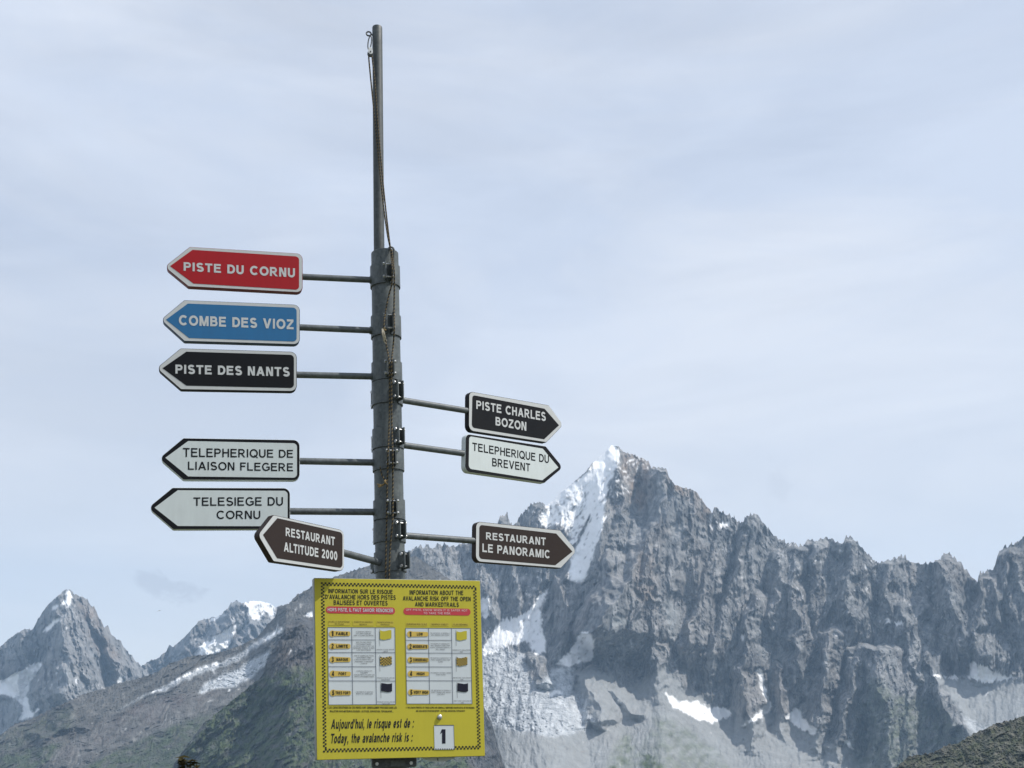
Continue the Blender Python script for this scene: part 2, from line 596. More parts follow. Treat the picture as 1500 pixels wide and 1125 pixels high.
# -- the snow peak and its long rock wall
sky_main = [(540, 850), (602, 806), (610, 800), (620, 803), (628, 799), (634, 806), (640, 799), (650, 797), (660, 802), (675, 796),
            (690, 795), (705, 790), (722, 778), (728, 766), (733, 757), (743, 754), (747, 766), (751, 776), (757, 764), (765, 752),
            (775, 742), (785, 737), (790, 734), (800, 741), (810, 734), (820, 722), (835, 710), (850, 698), (858, 691), (866, 680),
            (870, 677), (880, 668), (888, 660), (895, 652), (901, 653), (908, 657), (915, 662), (930, 667), (945, 674),
            (955, 685), (963, 686), (970, 684), (975, 687), (980, 699), (990, 712), (1005, 714), (1018, 719), (1030, 735), (1040, 746),
            (1043, 752), (1046, 742), (1052, 746), (1065, 755), (1075, 759), (1085, 766), (1095, 757), (1105, 752), (1112, 757),
            (1120, 768), (1130, 780), (1140, 790), (1150, 795), (1160, 796), (1170, 800), (1175, 803), (1180, 795), (1187, 790),
            (1195, 792), (1210, 788), (1218, 791), (1228, 796), (1236, 794), (1240, 785), (1250, 789), (1258, 797), (1268, 808),
            (1278, 818), (1287, 826), (1295, 821), (1310, 818), (1325, 816), (1332, 822), (1340, 824), (1365, 826), (1370, 820),
            (1378, 818), (1385, 810), (1393, 813), (1402, 822), (1415, 835), (1425, 846), (1432, 852), (1436, 840), (1445, 838),
            (1455, 834), (1459, 822), (1463, 808), (1475, 801), (1490, 794), (1500, 788), (1530, 770), (1570, 790)]
jag_main = [(4.6 if (p[0] > 1042 or p[0] < 800) else (0.8 if p[0] < 905 else 3.0)) for p in sky_main]
snow_main = [
    Z6([(735, 40), (780, 70), (788, 100), (765, 150), (742, 215), (718, 260), (702, 330), (690, 400), (705, 440), (690, 480), (660, 560),
        (640, 640), (612, 720), (590, 790), (545, 806), (505, 780), (500, 720), (520, 650), (560, 570), (600, 500), (622, 430),
        (600, 400), (590, 330), (585, 260), (600, 215), (640, 190), (650, 150), (615, 170), (655, 110), (700, 65)]),
    Z6([(620, 160), (650, 190), (600, 230), (560, 280), (480, 340), (400, 380), (370, 370), (430, 318), (520, 262), (580, 208)]),
    Z6([(1285, 405), (1300, 440), (1298, 540), (1288, 500)]), Z6([(1320, 470), (1360, 455), (1400, 458), (1392, 480), (1340, 492)]),
    Z4([(85, 370), (150, 322), (250, 290), (300, 250), (330, 200), (370, 150), (380, 170), (335, 260), (350, 310), (345, 370), (365, 430),
        (360, 490), (330, 520), (300, 500), (290, 440), (200, 450), (120, 480), (40, 520), (25, 470), (80, 400)]),
    Z4([(545, 400), (580, 388), (615, 405), (630, 440), (625, 510), (600, 555), (540, 560), (480, 575), (415, 567), (450, 540), (500, 490),
        (530, 450)]),
    Z4([(10, 205), (65, 198), (68, 260), (62, 310), (15, 318)]), Z4([(370, 725), (430, 695), (470, 715), (430, 720), (390, 740)]),
    Z7([(0, 865), (30, 868), (60, 868), (100, 892), (150, 888), (180, 900), (190, 932), (160, 930), (110, 960), (60, 940), (0, 905), (-40, 880)]),
    Z7([(220, 968), (280, 925), (318, 880), (312, 840), (328, 845), (345, 905), (300, 932), (250, 962)]),
    Z7([(288, 735), (302, 735), (322, 820), (315, 850), (302, 800)]),
    Z7([(388, 930), (450, 888), (465, 930), (522, 982), (505, 1002), (450, 975), (420, 940)]), Z7([(625, 1015), (640, 1018), (668, 1057), (648, 1050)]),
    Z7([(535, 975), (552, 968), (548, 1000)]),
    Z7([(958, 760), (1040, 768), (1120, 772), (1108, 722), (1130, 708), (1200, 750), (1312, 780), (1240, 786), (1165, 797), (1130, 778),
        (1040, 776), (965, 772)]),
    Z7([(780, 545), (800, 552), (855, 568), (850, 574), (795, 562)]), Z7([(545, 420), (572, 438), (565, 442)]),
    Z7([(225, 605), (248, 604), (232, 632)]), Z7([(60, 656), (92, 648), (80, 662)]),
    Z4([(1010, 720), (1060, 735), (1107, 800), (1060, 800)]),
]
ice_main = [
    (Z4([(20, 480), (120, 478), (250, 490), (262, 600), (330, 685), (400, 590), (520, 580), (525, 700), (575, 730), (600, 830), (655, 890),
         (560, 960), (400, 985), (250, 970), (100, 920), (40, 860), (-200, 800), (-200, 500)]), 0.85),
    (Z4([(60, 900), (200, 920), (420, 960), (620, 920), (640, 960), (420, 990), (150, 950)]), 0.25),
    (Z7([(1080, 915), (1140, 940), (1190, 972), (1130, 990), (1098, 960)]), 0.7),
    (Z4([(610, 400), (670, 370), (650, 440), (690, 600), (640, 580)]), 0.3),
]
scree_main = [
    Z4([(-200, 870), (60, 850), (300, 930), (520, 920), (660, 890), (560, 730), (540, 590), (640, 590), (820, 690), (920, 640), (1010, 560),
        (1107, 690), (1250, 750), (1500, 900), (1700, 1300), (-200, 1300)]),
    Z7([(-60, 870), (0, 900), (60, 940), (110, 958), (180, 925), (220, 968), (300, 930), (345, 905), (420, 945), (505, 1002), (545, 985),
        (600, 1045), (650, 1050), (760, 1130), (800, 1250), (-200, 1250)]),
    Z7([(968, 772), (1130, 778), (1165, 797), (1312, 784), (1400, 790), (1400, 1200), (1100, 1150), (1110, 985), (1070, 900), (1030, 830)]),
    Z4([(690, 330), (760, 300), (830, 330), (740, 370)]),
    Z4([(1000, 200), (1107, 290), (1090, 380), (1050, 430), (1020, 330)]),
]
grass_main = [
    (Z4([(800, 930), (850, 980), (840, 1250), (660, 1250), (720, 1060)]), 0.55),
    (Z4([(960, 830), (1107, 900), (1280, 1010), (1400, 1200), (840, 1250), (870, 1050), (930, 950)]), 0.35),
    (Z4([(880, 1070), (920, 1040), (1000, 1110), (1020, 1250), (860, 1250)]), 0.9),
    (Z7([(740, 760), (830, 850), (950, 850), (1060, 960), (1100, 1000), (1000, 1200), (700, 1200), (660, 1060), (690, 850)]), 0.45),
]
warm_main = [
    (Z6([(790, 90), (930, 140), (980, 190), (930, 320), (900, 400), (860, 380), (800, 330), (780, 200)]), 0.75),
    (Z6([(1040, 190), (1130, 270), (1210, 300), (1290, 420), (1290, 540), (1220, 430), (1100, 300), (1040, 260)]), 0.7),
    (Z6([(860, 600), (960, 600), (1000, 800), (980, 980), (870, 900)]), 0.3),
    (Z4([(380, 960), (620, 1000), (600, 1070), (430, 1060)]), 0.7),
    (Z4([(610, 640), (760, 700), (860, 800), (790, 880), (660, 760)]), 0.5),
]
rocks_soft = [(Z6([(1040, 330), (1110, 330), (1130, 560), (1160, 900), (1060, 800), (1000, 560)]), 0.62),
              (Z6([(900, 380), (1000, 170), (1035, 200), (1035, 330), (940, 560), (860, 700), (700, 1100), (620, 1100), (640, 850), (830, 640)]), 0.72),
              (Z4([(0, 20), (300, 40), (380, 120), (300, 240), (130, 310), (60, 200)]), 0.25)]
spurs_main = [
    # crest, height, fall to the left, fall to the right
    ([(972, 684), (976, 717), (966, 755), (950, 789), (933, 821), (922, 853), (902, 878), (886, 903), (872, 925)], 560, 50, 190),
    ([(1004, 716), (1012, 770), (1000, 830), (990, 890)], 160, 30, 60),
    ([(1170, 800), (1160, 860), (1172, 920), (1165, 980)], 230, 30, 40),
    ([(1300, 820), (1296, 870), (1310, 915)], 200, 26, 44),
    ([(908, 660), (906, 688), (913, 728), (917, 765), (911, 811), (905, 850)], 220, 20, 60),
    ([(862, 680), (840, 715), (818, 760), (806, 800)], 160, 40, 60),
    ([(818, 840), (824, 880), (828, 920), (816, 968)], 170, 18, 40),
    ([(940, 830), (948, 880), (955, 930), (960, 985)], 220, 26, 60),
    ([(890, 918), (892, 950), (886, 975)], 120, 12, 40),
    ([(1020, 716), (1040, 750), (1046, 785), (1037, 840), (1022, 900), (1008, 940)], 330, 36, 70),
    ([(1103, 752), (1088, 796), (1067, 880), (1052, 925), (1040, 960)], 300, 34, 52),
    ([(1138, 805), (1141, 870), (1128, 900)], 230, 22, 50),
    ([(1110, 868), (1096, 925), (1088, 985), (1099, 1058)], 300, 24, 34),
    ([(1140, 970), (1147, 1048)], 190, 14, 22),
    ([(1188, 792), (1196, 850), (1190, 900)], 200, 26, 40),
    ([(1219, 922), (1211, 983), (1197, 1068)], 300, 30, 34),
    ([(1241, 786), (1250, 830), (1236, 880), (1246, 905)], 260, 30, 52),
    ([(1261, 957), (1243, 1020), (1227, 1092)], 300, 24, 36),
    ([(1276, 945), (1288, 1002), (1302, 1060), (1300, 1130)], 420, 42, 90),
    ([(1318, 880), (1330, 950), (1352, 1010)], 240, 30, 50),
    ([(1352, 955), (1366, 990), (1395, 1060)], 260, 18, 34),
    ([(1376, 818), (1386, 850), (1402, 900), (1410, 930)], 270, 30, 60),
    ([(1438, 842), (1440, 870), (1424, 925), (1440, 960)], 280, 28, 60),
    ([(1468, 806), (1478, 870), (1492, 930)], 220, 26, 50),
    ([(615, 800), (640, 850), (660, 900)], 150, 30, 50),
    ([(735, 757), (740, 800), (755, 850), (760, 890)], 170, 26, 40),
    ([(700, 795), (705, 850), (720, 900)], 140, 26, 40),
    ([(790, 736), (785, 790), (790, 840), (775, 890)], 170, 30, 40),
    (Z4([(300, 520), (330, 590), (350, 670)]), 150, 18, 24, 10),
    (Z4([(570, 590), (620, 700), (660, 880)]), 190, 24, 40, 10),
    (Z4([(700, 690), (780, 760), (850, 830)]), 120, 22, 30, 10),
]
speck_poly = Z6([(390, 375), (480, 340), (600, 215), (610, 400), (560, 560), (480, 520), (420, 490)])
flat_main = [
    (Z6([(900, 380), (1000, 170), (1035, 200), (1035, 330), (940, 560), (860, 700), (700, 1100), (620, 1100), (640, 850), (830, 640)]), 1.0),
    (Z4([(-200, 480), (330, 480), (520, 580), (600, 830), (650, 890), (400, 950), (-200, 900)]), 11.0),
    (scree_main[0], 9.0), (scree_main[1], 9.5), (scree_main[2], 9.0), (snow_main[4], 9.0), (snow_main[0], 12.0), (snow_main[1], 11.0), (speck_poly, 7.0),
]
speck_main = [
    (Z6([(330, 430), (390, 375), (480, 340), (600, 215), (610, 400), (625, 440), (560, 560), (520, 610), (480, 520), (420, 490), (360, 480)]), 0.78, 5, 6),
    (Z6([(690, 340), (720, 240), (770, 100), (900, 120), (980, 160), (960, 200), (880, 240), (830, 330), (700, 450)]), 0.30, 4, 5),
    (Z6([(180, 470), (300, 380), (390, 380), (420, 500), (330, 470)]), 0.22, 4, 4),
    (Z6([(0, 700), (380, 720), (430, 800), (330, 940), (60, 1000)]), 0.16, 4, 5),
    (Z6([(1050, 220), (1200, 300), (1250, 420), (1150, 400)]), 0.17, 4, 5),
    (Z6([(1300, 440), (1430, 450), (1400, 520), (1310, 520)]), 0.30, 4, 4),
    (Z4([(640, 380), (700, 320), (900, 400), (900, 600), (700, 600)]), 0.10, 5, 5),
    (Z7([(120, 250), (600, 240), (1000, 420), (1100, 640), (900, 600), (400, 640), (150, 600)]), 0.10, 3, 9),
]
relief('mountain', sky_main, 1210, 9000, m_main, slope=3.3, jag=jag_main, rib=(105, 40, 170), shear=0.12, spurs=spurs_main,
       snow=snow_main, ice=ice_main, scree=scree_main, grass=grass_main, warm=warm_main, flat=flat_main, soft=rocks_soft,
       speckle=speck_main, seed=3, level=950, cross=0.27, bare=[
           (Z6([(560, 800), (500, 700), (600, 480), (620, 400), (580, 270), (650, 230), (760, 190), (720, 420), (620, 780)]), 0.34, 11, 40),
           (Z6([(590, 200), (640, 230), (480, 350), (380, 380), (440, 320)]), 0.22, 9, 14),
           (Z4([(20, 520), (80, 370), (300, 250), (370, 150), (370, 480), (200, 460)]), 0.30, 12, 9),
           (Z4([(400, 570), (545, 390), (640, 410), (620, 560)]), 0.28, 10, 10), (Z7([(-60, 860), (200, 880), (200, 960), (-60, 950)]), 0.24, 12, 8)])

# -- the pointed peak far to the left
sky_l1 = [(-60, 980), (-25, 965), (0, 948), (10, 938), (22, 929), (30, 924), (36, 920), (42, 923), (48, 922), (55, 908), (62, 897), (70, 886), (80, 877),
          (86, 872), (92, 866), (98, 863), (104, 866), (110, 872), (116, 873), (122, 876), (128, 877), (131, 886), (138, 889), (144, 903),
          (152, 919), (158, 917), (163, 930), (170, 936), (176, 938), (182, 949), (190, 958), (200, 970), (207, 976), (225, 990), (260, 1010), (300, 1040)]
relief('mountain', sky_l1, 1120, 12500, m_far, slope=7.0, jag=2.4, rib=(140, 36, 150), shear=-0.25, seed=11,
       spurs=[(Z8([(320, 75), (300, 200), (310, 320), (330, 420), (300, 560)]), 420, 60, 70),
              (Z8([(410, 120), (430, 220), (500, 330), (560, 480)]), 260, 26, 40),
              (Z8([(110, 260), (120, 360), (90, 440)]), 220, 34, 40),
              (Z8([(545, 310), (560, 400), (620, 480)]), 180, 20, 30)],
       snow=[Z8([(322, 75), (338, 100), (330, 165), (312, 170), (312, 130), (225, 188), (230, 172), (300, 125)]),
             Z8([(195, 272), (240, 230), (290, 198), (296, 212), (215, 275)]), Z8([(30, 490), (130, 435), (212, 412), (150, 490), (130, 560),
             (140, 640), (165, 660), (90, 700), (100, 620), (60, 580), (-40, 555), (-40, 520)]), Z8([(155, 270), (175, 275), (165, 280)]),
             Z8([(555, 480), (570, 470), (580, 508), (560, 512)]), Z8([(385, 365), (400, 365), (395, 385)]), Z8([(0, 740), (20, 742), (0, 755)])],
       ice=[(Z8([(40, 500), (140, 520), (110, 620), (60, 590)]), 0.8)],
       speckle=[(Z8([(0, 700), (100, 560), (250, 430), (330, 430), (560, 520), (250, 640)]), 0.17, 4, 6),
                (Z8([(180, 270), (300, 100), (420, 130), (480, 260), (330, 300)]), 0.13, 3, 4)],
       scree=[(Z8([(60, 580), (100, 640), (90, 720), (0, 760), (-60, 740), (-60, 600)]), 0.6), (Z8([(300, 350), (360, 480), (220, 640), (200, 640), (290, 480)]), 0.5)],
       warm=[(Z8([(330, 120), (430, 130), (520, 330), (600, 420), (420, 330)]), 0.5)])

# -- the snow dome in the middle distance
sky_l2 = [(150, 1010), (190, 985), (207, 976), (216, 970), (230, 965), (243, 955), (248, 944), (254, 948), (262, 941), (275, 928), (290, 911), (297, 908),
          (310, 905), (325, 900), (333, 892), (338, 884), (347, 879), (353, 884), (360, 882), (370, 880), (385, 881), (396, 885), (403, 889),
          (415, 887), (425, 884), (440, 880), (470, 872), (520, 860)]
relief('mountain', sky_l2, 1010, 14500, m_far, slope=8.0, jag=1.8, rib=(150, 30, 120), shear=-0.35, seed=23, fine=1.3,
       spurs=[(Z8([(1110, 130), (1090, 220), (1000, 300), (960, 360)]), 300, 40, 60), (Z8([(930, 230), (900, 300), (880, 370)]), 240, 30, 40),
              (Z8([(1200, 210), (1150, 290), (1100, 340)]), 260, 26, 40)],
       snow=[Z8([(900, 388), (950, 330), (1030, 280), (1100, 238), (1135, 228), (1060, 340), (1000, 372)]),
             Z8([(1135, 136), (1200, 122), (1290, 150), (1272, 215), (1242, 178), (1215, 222), (1180, 205)]),
             Z8([(965, 222), (1060, 180), (1062, 192), (985, 225)]), Z8([(725, 440), (740, 430), (735, 455)])],
       bare=[(Z8([(1130, 130), (1290, 120), (1290, 230), (1130, 230)]), 0.42, 5, 14)],
       speckle=[(Z8([(1050, 240), (1110, 140), (1150, 180), (1120, 240)]), 0.28, 3, 5), (Z8([(850, 350), (980, 220), (1060, 220), (950, 320)]), 0.12, 3, 4)])

# -- the long slope with hanging glacier tongues on the left
sky_l3 = [(-60, 1105), (0, 1077), (22, 1061), (47, 1053), (78, 1037), (125, 1016), (157, 1006), (175, 1000), (200, 995), (226, 986), (250, 972),
          (276, 962), (313, 958), (354, 945), (376, 934), (392, 915), (404, 902), (407, 889), (423, 885), (432, 874), (458, 859), (490, 845),
          (520, 835), (560, 822), (610, 815), (660, 850)]
relief('hillside', sky_l3, 1215, 7600, m_left, slope=7.4, jag=1.6, rib=(42, 26, 130), shear=1.3, seed=31, fine=1.2,
       spurs=[(Z8([(300, 600), (330, 640), (300, 720), (200, 760)]), 120, 26, 40), (Z8([(1350, 150), (1310, 260), (1250, 340)]), 160, 26, 40)],
       ice=[(Z8([(1330, 245), (1310, 292), (1240, 322), (1180, 362), (1130, 402), (1000, 452), (900, 492), (700, 565), (540, 645), (530, 640),
                 (620, 592), (800, 500), (900, 458), (1050, 408), (1150, 348), (1230, 290)]), 0.8),
            (Z8([(1258, 362), (1245, 425), (1180, 482), (1100, 528), (1030, 542), (920, 562), (960, 512), (1080, 458), (1170, 408)]), 1.0),
            (Z8([(1160, 380), (1130, 440), (900, 530), (830, 530), (1000, 460)]), 0.35)],
       snow=[Z8([(1385, 165), (1440, 140), (1432, 150), (1390, 175)]), Z8([(1425, 190), (1445, 175), (1480, 178), (1480, 205), (1425, 205)]),
             Z8([(800, 500), (900, 462), (1040, 412), (1040, 418), (900, 470), (805, 510)]), Z8([(1065, 545), (1082, 540), (1080, 556), (1068, 556)]),
             Z8([(1240, 300), (1325, 250), (1310, 270), (1240, 312)]), Z8([(700, 556), (760, 530), (760, 534), (705, 560)])],
       scree=[(Z8([(330, 630), (342, 632), (355, 710), (345, 712), (334, 660), (328, 710), (320, 710)]), 0.9),
              (Z8([(900, 540), (1200, 500), (1230, 500), (1000, 640), (900, 700), (300, 900), (100, 900), (400, 740), (700, 600)]), 0.45)],
       grass=[(Z8([(1000, 640), (860, 830), (800, 1000), (200, 1100), (400, 900), (700, 760), (900, 680)]), 0.75),
              (Z8([(0, 850), (300, 790), (220, 880), (0, 1000)]), 0.9), (Z8([(0, 760), (330, 620), (350, 720), (100, 800), (0, 860)]), 0.4)],
       warm=[(Z8([(560, 640), (800, 560), (900, 560), (700, 680), (520, 700)]), 0.9), (Z8([(300, 740), (900, 560), (1100, 560), (700, 720), (200, 900)]), 0.4)],
       flat=[(Z8([(0, 900), (1000, 500), (1300, 400), (1000, 700), (700, 1200), (0, 1200)]), 9.0)])

# -- the dark green spur in front of it
sky_l4 = [(225, 1160), (250, 1127), (270, 1098), (298, 1060), (329, 1035), (360, 1010), (384, 991), (390, 972), (407, 941), (420, 916), (432, 908), (458, 904),
          (520, 905), (600, 950), (680, 1008), (708, 1034), (720, 1058), (728, 1088), (742, 1130), (760, 1170)]
relief('mountain_spur', sky_l4, 1215, 5200, m_spur, slope=3.6, jag=1.6, rib=(85, 34, 100), shear=0.75, seed=43, fine=1.0,
       grass=[(Z8([(1250, 470), (1460, 440), (2000, 600), (2400, 1200), (700, 1200), (860, 830), (1000, 640)]), 0.85)],
       scree=[(Z8([(1150, 545), (1270, 480), (1240, 520), (1060, 640), (950, 720)]), 0.5)],
       snow=[Z8([(1350, 370), (1385, 352), (1375, 378)]), Z8([(1385, 375), (1410, 370), (1400, 388)])],
       spurs=[(Z8([(1340, 230), (1300, 330), (1250, 420), (1180, 500), (1000, 640), (860, 820)]), 230, 40, 100)])

# -- the heath knoll at the lower right
sky_l5 = Z9([(250, 1160), (370, 1050), (480, 952), (540, 938), (600, 932), (660, 925), (720, 910), (780, 872), (830, 850), (920, 832), (990, 790), (1060, 750),
             (1150, 708), (1250, 660), (1330, 642), (1400, 628), (1460, 600), (1500, 590), (1700, 560), (1900, 600)])
relief('hill', sky_l5, 1215, 2600, m_hill, slope=3.4, jag=2.0, rib=(60, 30, 22), shear=0.3, seed=57, fine=2.2,
       grass=[(Z9([(300, 1000), (700, 920), (1000, 800), (1500, 600), (2000, 600), (2000, 1500), (200, 1500)]), 0.62)], step=0.6)

# -- the ground the post stands on, falling away to the valley
gm, gt, gb = material('alpine turf')
gco = objco(gt)
gn = noise(gt, gco, 1.3, 8, 0.65)
gn2 = noise(gt, gco, 0.11, 5, 0.6)
gcol = ramp(gt, gn, [(0.32, (0.045, 0.055, 0.022)), (0.5, (0.085, 0.095, 0.04)), (0.66, (0.16, 0.145, 0.085))])
L(gt, mixc(gt, ramp(gt, gn2, [(0.52, 0.0), (0.64, 1.0)]), gcol, (0.24, 0.22, 0.19)), gb.inputs['Base Color'])
pset(gb, Roughness=0.9)
bump(gt, gb, gn, 0.5, 0.15)
rad = np.concatenate([[0.01], np.geomspace(0.6, 16000, 110)])
ang = np.linspace(0, 2 * math.pi, 181)
RR, AA = np.meshgrid(rad, ang, indexing='ij')
gx, gy = RR * np.sin(AA), RR * np.cos(AA) + 3.0
fwdness = np.clip((gy - 9) / 25, 0, 1)
fall = np.where(gy > 9, (gy - 9) * 0.52 * fwdness, 0)
gz = -np.minimum(fall, 950.0) + 0.05 * fbm(gx / 1.7, gy / 1.7, 3, 5) * np.clip(RR / 4, 0, 1)
gz += np.where(gy < -4, np.minimum((-4 - gy) * 0.12, 60), 0)
gz += np.clip((RR - 40) / 300, 0, 1) * 4 * fbm(gx / 60, gy / 60, 4, 9)
gz -= 0.04
GR = np.stack([gx, gy, gz], -1)
grid_mesh('ground', GR[:, ::-1], gm)

# ==================================================================== the signpost
m_pole = galvanised('galvanised pole', (0.040, 0.050, 0.053), (0.115, 0.134, 0.138), 11.0, 0.15)
m_mast = galvanised('dark mast', (0.032, 0.040, 0.044), (0.080, 0.093, 0.098), 11.0, 0.12, 0.55)
m_arm = galvanised('galvanised arm', (0.060, 0.070, 0.078), (0.13, 0.148, 0.158), 16.0, 0.2)
m_clamp = galvanised('galvanised clamp', (0.050, 0.060, 0.065), (0.12, 0.138, 0.143), 13.0, 0.2)
m_dark = galvanised('dark bracket steel', (0.035, 0.042, 0.05), (0.09, 0.10, 0.11), 20.0, 0.3)
m_bolt = galvanised('zinc bolt', (0.35, 0.36, 0.37), (0.62, 0.63, 0.64), 40.0, 0.8, 0.35)
m_alu = galvanised('aluminium edge', (0.16, 0.17, 0.17), (0.30, 0.31, 0.31), 12.0, 0.5, 0.45)


def post_axis(px, py):
    """point of the post's axis seen at this place: the post stands in the vertical plane 5 m ahead"""
    return on_plane(px, py, Vector((0, 5.0, 0)), Vector((0, 1, 0)))


A_LOW = post_axis(576.4, 1105)
A_TOP = post_axis(563.6, 371)
AX = (A_TOP - A_LOW).normalized()
R_POST = 0.0675


def axis_at(py):
    lo, hi = -0.6, 1.4
    for _ in range(50):
        m = (lo + hi) / 2
        p = A_LOW.lerp(A_TOP, m) - CAM
        y = CY - F_PX * p.dot(UPV) / p.dot(FWD)
        if y > py:
            lo = m
        else:
            hi = m
    return A_LOW.lerp(A_TOP, lo)


def frame_to(d, hint=Vector((0, 0, 1))):
    d = d.normalized()
    if abs(d.dot(hint)) > 0.95:
        hint = Vector((1, 0, 0))
    a = hint.cross(d).normalized()
    return a, d.cross(a).normalized(), d


def tube(bm, pts, r, seg=12, cap=True, radii=None):
    n = len(pts)
    rings = []
    a = None
    for i, p in enumerate(pts):
        d = (pts[min(i + 1, n - 1)] - pts[max(i - 1, 0)]).normalized()
        if a is None:
            a, b, _ = frame_to(d)
        else:
            a = (a - d * a.dot(d)).normalized()
            b = d.cross(a)
        rr = radii[i] if radii else r
        rings.append([bm.verts.new(p + (a * math.cos(t) + b * math.sin(t)) * rr)
                      for t in (2 * math.pi * k / seg for k in range(seg))])
    for q0, q1 in zip(rings, rings[1:]):
        for k in range(seg):
            f = bm.faces.new((q0[k], q0[(k + 1) % seg], q1[(k + 1) % seg], q1[k]))
            f.smooth = True
    if cap:
        bm.faces.new(rings[0][::-1])
        bm.faces.new(rings[-1])
    return rings


def box(bm, c, x, y, z, sx, sy, sz):
    vs = []
    for k in (-0.5, 0.5):
        for j in (-0.5, 0.5):
            for i in (-0.5, 0.5):
                vs.append(bm.verts.new(c + x * (i * sx) + y * (j * sy) + z * (k * sz)))
    for f in ((0, 2, 3, 1), (4, 5, 7, 6), (0, 1, 5, 4), (2, 6, 7, 3), (0, 4, 6, 2), (1, 3, 7, 5)):
        bm.faces.new([vs[i] for i in f])


def shell(bm, c0, c1, r_in, r_out, start, sweep, e1, e2, seg=40):
    """part of a thick ring round an axis"""
    rows = []
    for k in range(seg + 1):
        t = start + sweep * k / seg
        u = e1 * math.cos(t) + e2 * math.sin(t)
        rows.append([bm.verts.new(c0 + u * r_in), bm.verts.new(c0 + u * r_out), bm.verts.new(c1 + u * r_out), bm.verts.new(c1 + u * r_in)])
    for q0, q1 in zip(rows, rows[1:]):
        for k in range(4):
            f = bm.faces.new((q0[k], q0[(k + 1) % 4], q1[(k + 1) % 4], q1[k]))
            f.smooth = k in (1, 3)
    bm.faces.new(rows[0])
    bm.faces.new(rows[-1][::-1])


def ring(bm, c, n, R, r, stretch=1.0, up=Vector((0, 0, 1)), seg=28):
    e1 = (up - n * up.dot(n)).normalized()
    e2 = n.cross(e1)
    pts = [c + e1 * (math.cos(t) * R * stretch) + e2 * (math.sin(t) * R) for t in (2 * math.pi * k / seg for k in range(seg + 1))]
    tube(bm, pts, r, 8, cap=False)


post = empty('signpost', A_LOW - AX * (A_LOW.z / AX.z), 'tall slim grey galvanised post carrying all the arrow signs', 'signpost')
bm = bmesh.new()
foot = A_LOW - AX * (A_LOW.z + 0.25) / AX.z
lo = [foot.lerp(A_TOP, k / 30) for k in range(31)]
tube(bm, lo[:-1] + [A_TOP - AX * 0.004, A_TOP], R_POST, 48, radii=[R_POST] * 30 + [R_POST, R_POST - 0.004])
link('lower_pole', bm, m_pole, post)
U_BOT = post_axis(555.4, 372)
U_TOP = post_axis(552.6, 41)
UAX = (U_TOP - U_BOT).normalized()
bm = bmesh.new()
pts = [U_BOT - UAX * 0.25] + [U_BOT.lerp(U_TOP, k / 12) for k in range(13)]
tube(bm, pts + [U_TOP + UAX * 0.004, U_TOP + UAX * 0.007], 0.0268, 32, radii=[0.0268] * 13 + [0.0268, 0.0255, 0.021])
link('upper_pole', bm, m_mast, post)
# weld bead where the thin pole leaves the thick one
bm = bmesh.new()
ring(bm, U_BOT - UAX * 0.004, UAX, 0.0285, 0.004, 1.0, Vector((1, 0, 0)))
link('weld_bead', bm, m_clamp, post)
Y1 = Vector((0, 1, 0))
EYE = on_plane(540.2, 49.5, Vector((0, 4.985, 0)), Y1)
bm = bmesh.new()
ring(bm, EYE, Vector((0.25, -0.97, 0)).normalized(), 0.0125, 0.0042)
tube(bm, [EYE + Vector((0.011, 0, -0.004)), EYE + Vector((0.03, 0.01, -0.006))], 0.004, 8)
link('halyard_eye', bm, m_dark, post)
EYE2 = on_plane(572.5, 367.5, Vector((0, 4.955, 0)), Y1)
bm = bmesh.new()
c = EYE2
arc = [c + Vector((math.cos(t) * 0.0165, 0, math.sin(t) * 0.02)) for t in (math.pi * k / 12 for k in range(13))]
tube(bm, [arc[0] - Vector((0, 0, 0.06))] + arc + [arc[-1] - Vector((0, 0, 0.06))], 0.0046, 10)
link('halyard_eye', bm, m_clamp, post)


# ------------------------------------------------------------------ flat shapes on a plane
class Plane:
    def __init__(self, p0, n):
        self.p0, self.n = p0, n.normalized()
        self.x = AX.cross(self.n).normalized()
        self.y = self.n.cross(self.x).normalized()

    def at(self, px, py, off=0.0):
        return on_plane(px, py, self.p0, self.n) + self.n * off

    def uv(self, px, py):
        q = on_plane(px, py, self.p0, self.n) - self.p0
        return (q.dot(self.x), q.dot(self.y))

    def pt(self, u, v, off=0.0):
        return self.p0 + self.x * u + self.y * v + self.n * off


def rounded(poly, radii, seg=7):
    """polygon with rounded corners, in plane coordinates"""
    out = []
    n = len(poly)
    for i in range(n):
        p = Vector(poly[i])
        a, b = Vector(poly[i - 1]) - p, Vector(poly[(i + 1) % n]) - p
        r = radii[i] if isinstance(radii, (list, tuple)) else radii
        la, lb = a.length, b.length
        a.normalize()
        b.normalize()
        ang = math.acos(max(-1, min(1, a.dot(b))))
        if r <= 0 or ang > 3.1:
            out.append((p.x, p.y))
            continue
        t = min(r / math.tan(ang / 2), la * 0.48, lb * 0.48)
        r = t * math.tan(ang / 2)
        mid = (a + b).normalized()
        c = p + mid * (r / math.sin(ang / 2))
        s, e = p + a * t - c, p + b * t - c
        a0, a1 = math.atan2(s.y, s.x), math.atan2(e.y, e.x)
        d = (a1 - a0 + math.pi) % (2 * math.pi) - math.pi
        for k in range(seg + 1):
            tt = a0 + d * k / seg
            out.append((c.x + r * math.cos(tt), c.y + r * math.sin(tt)))
    return out


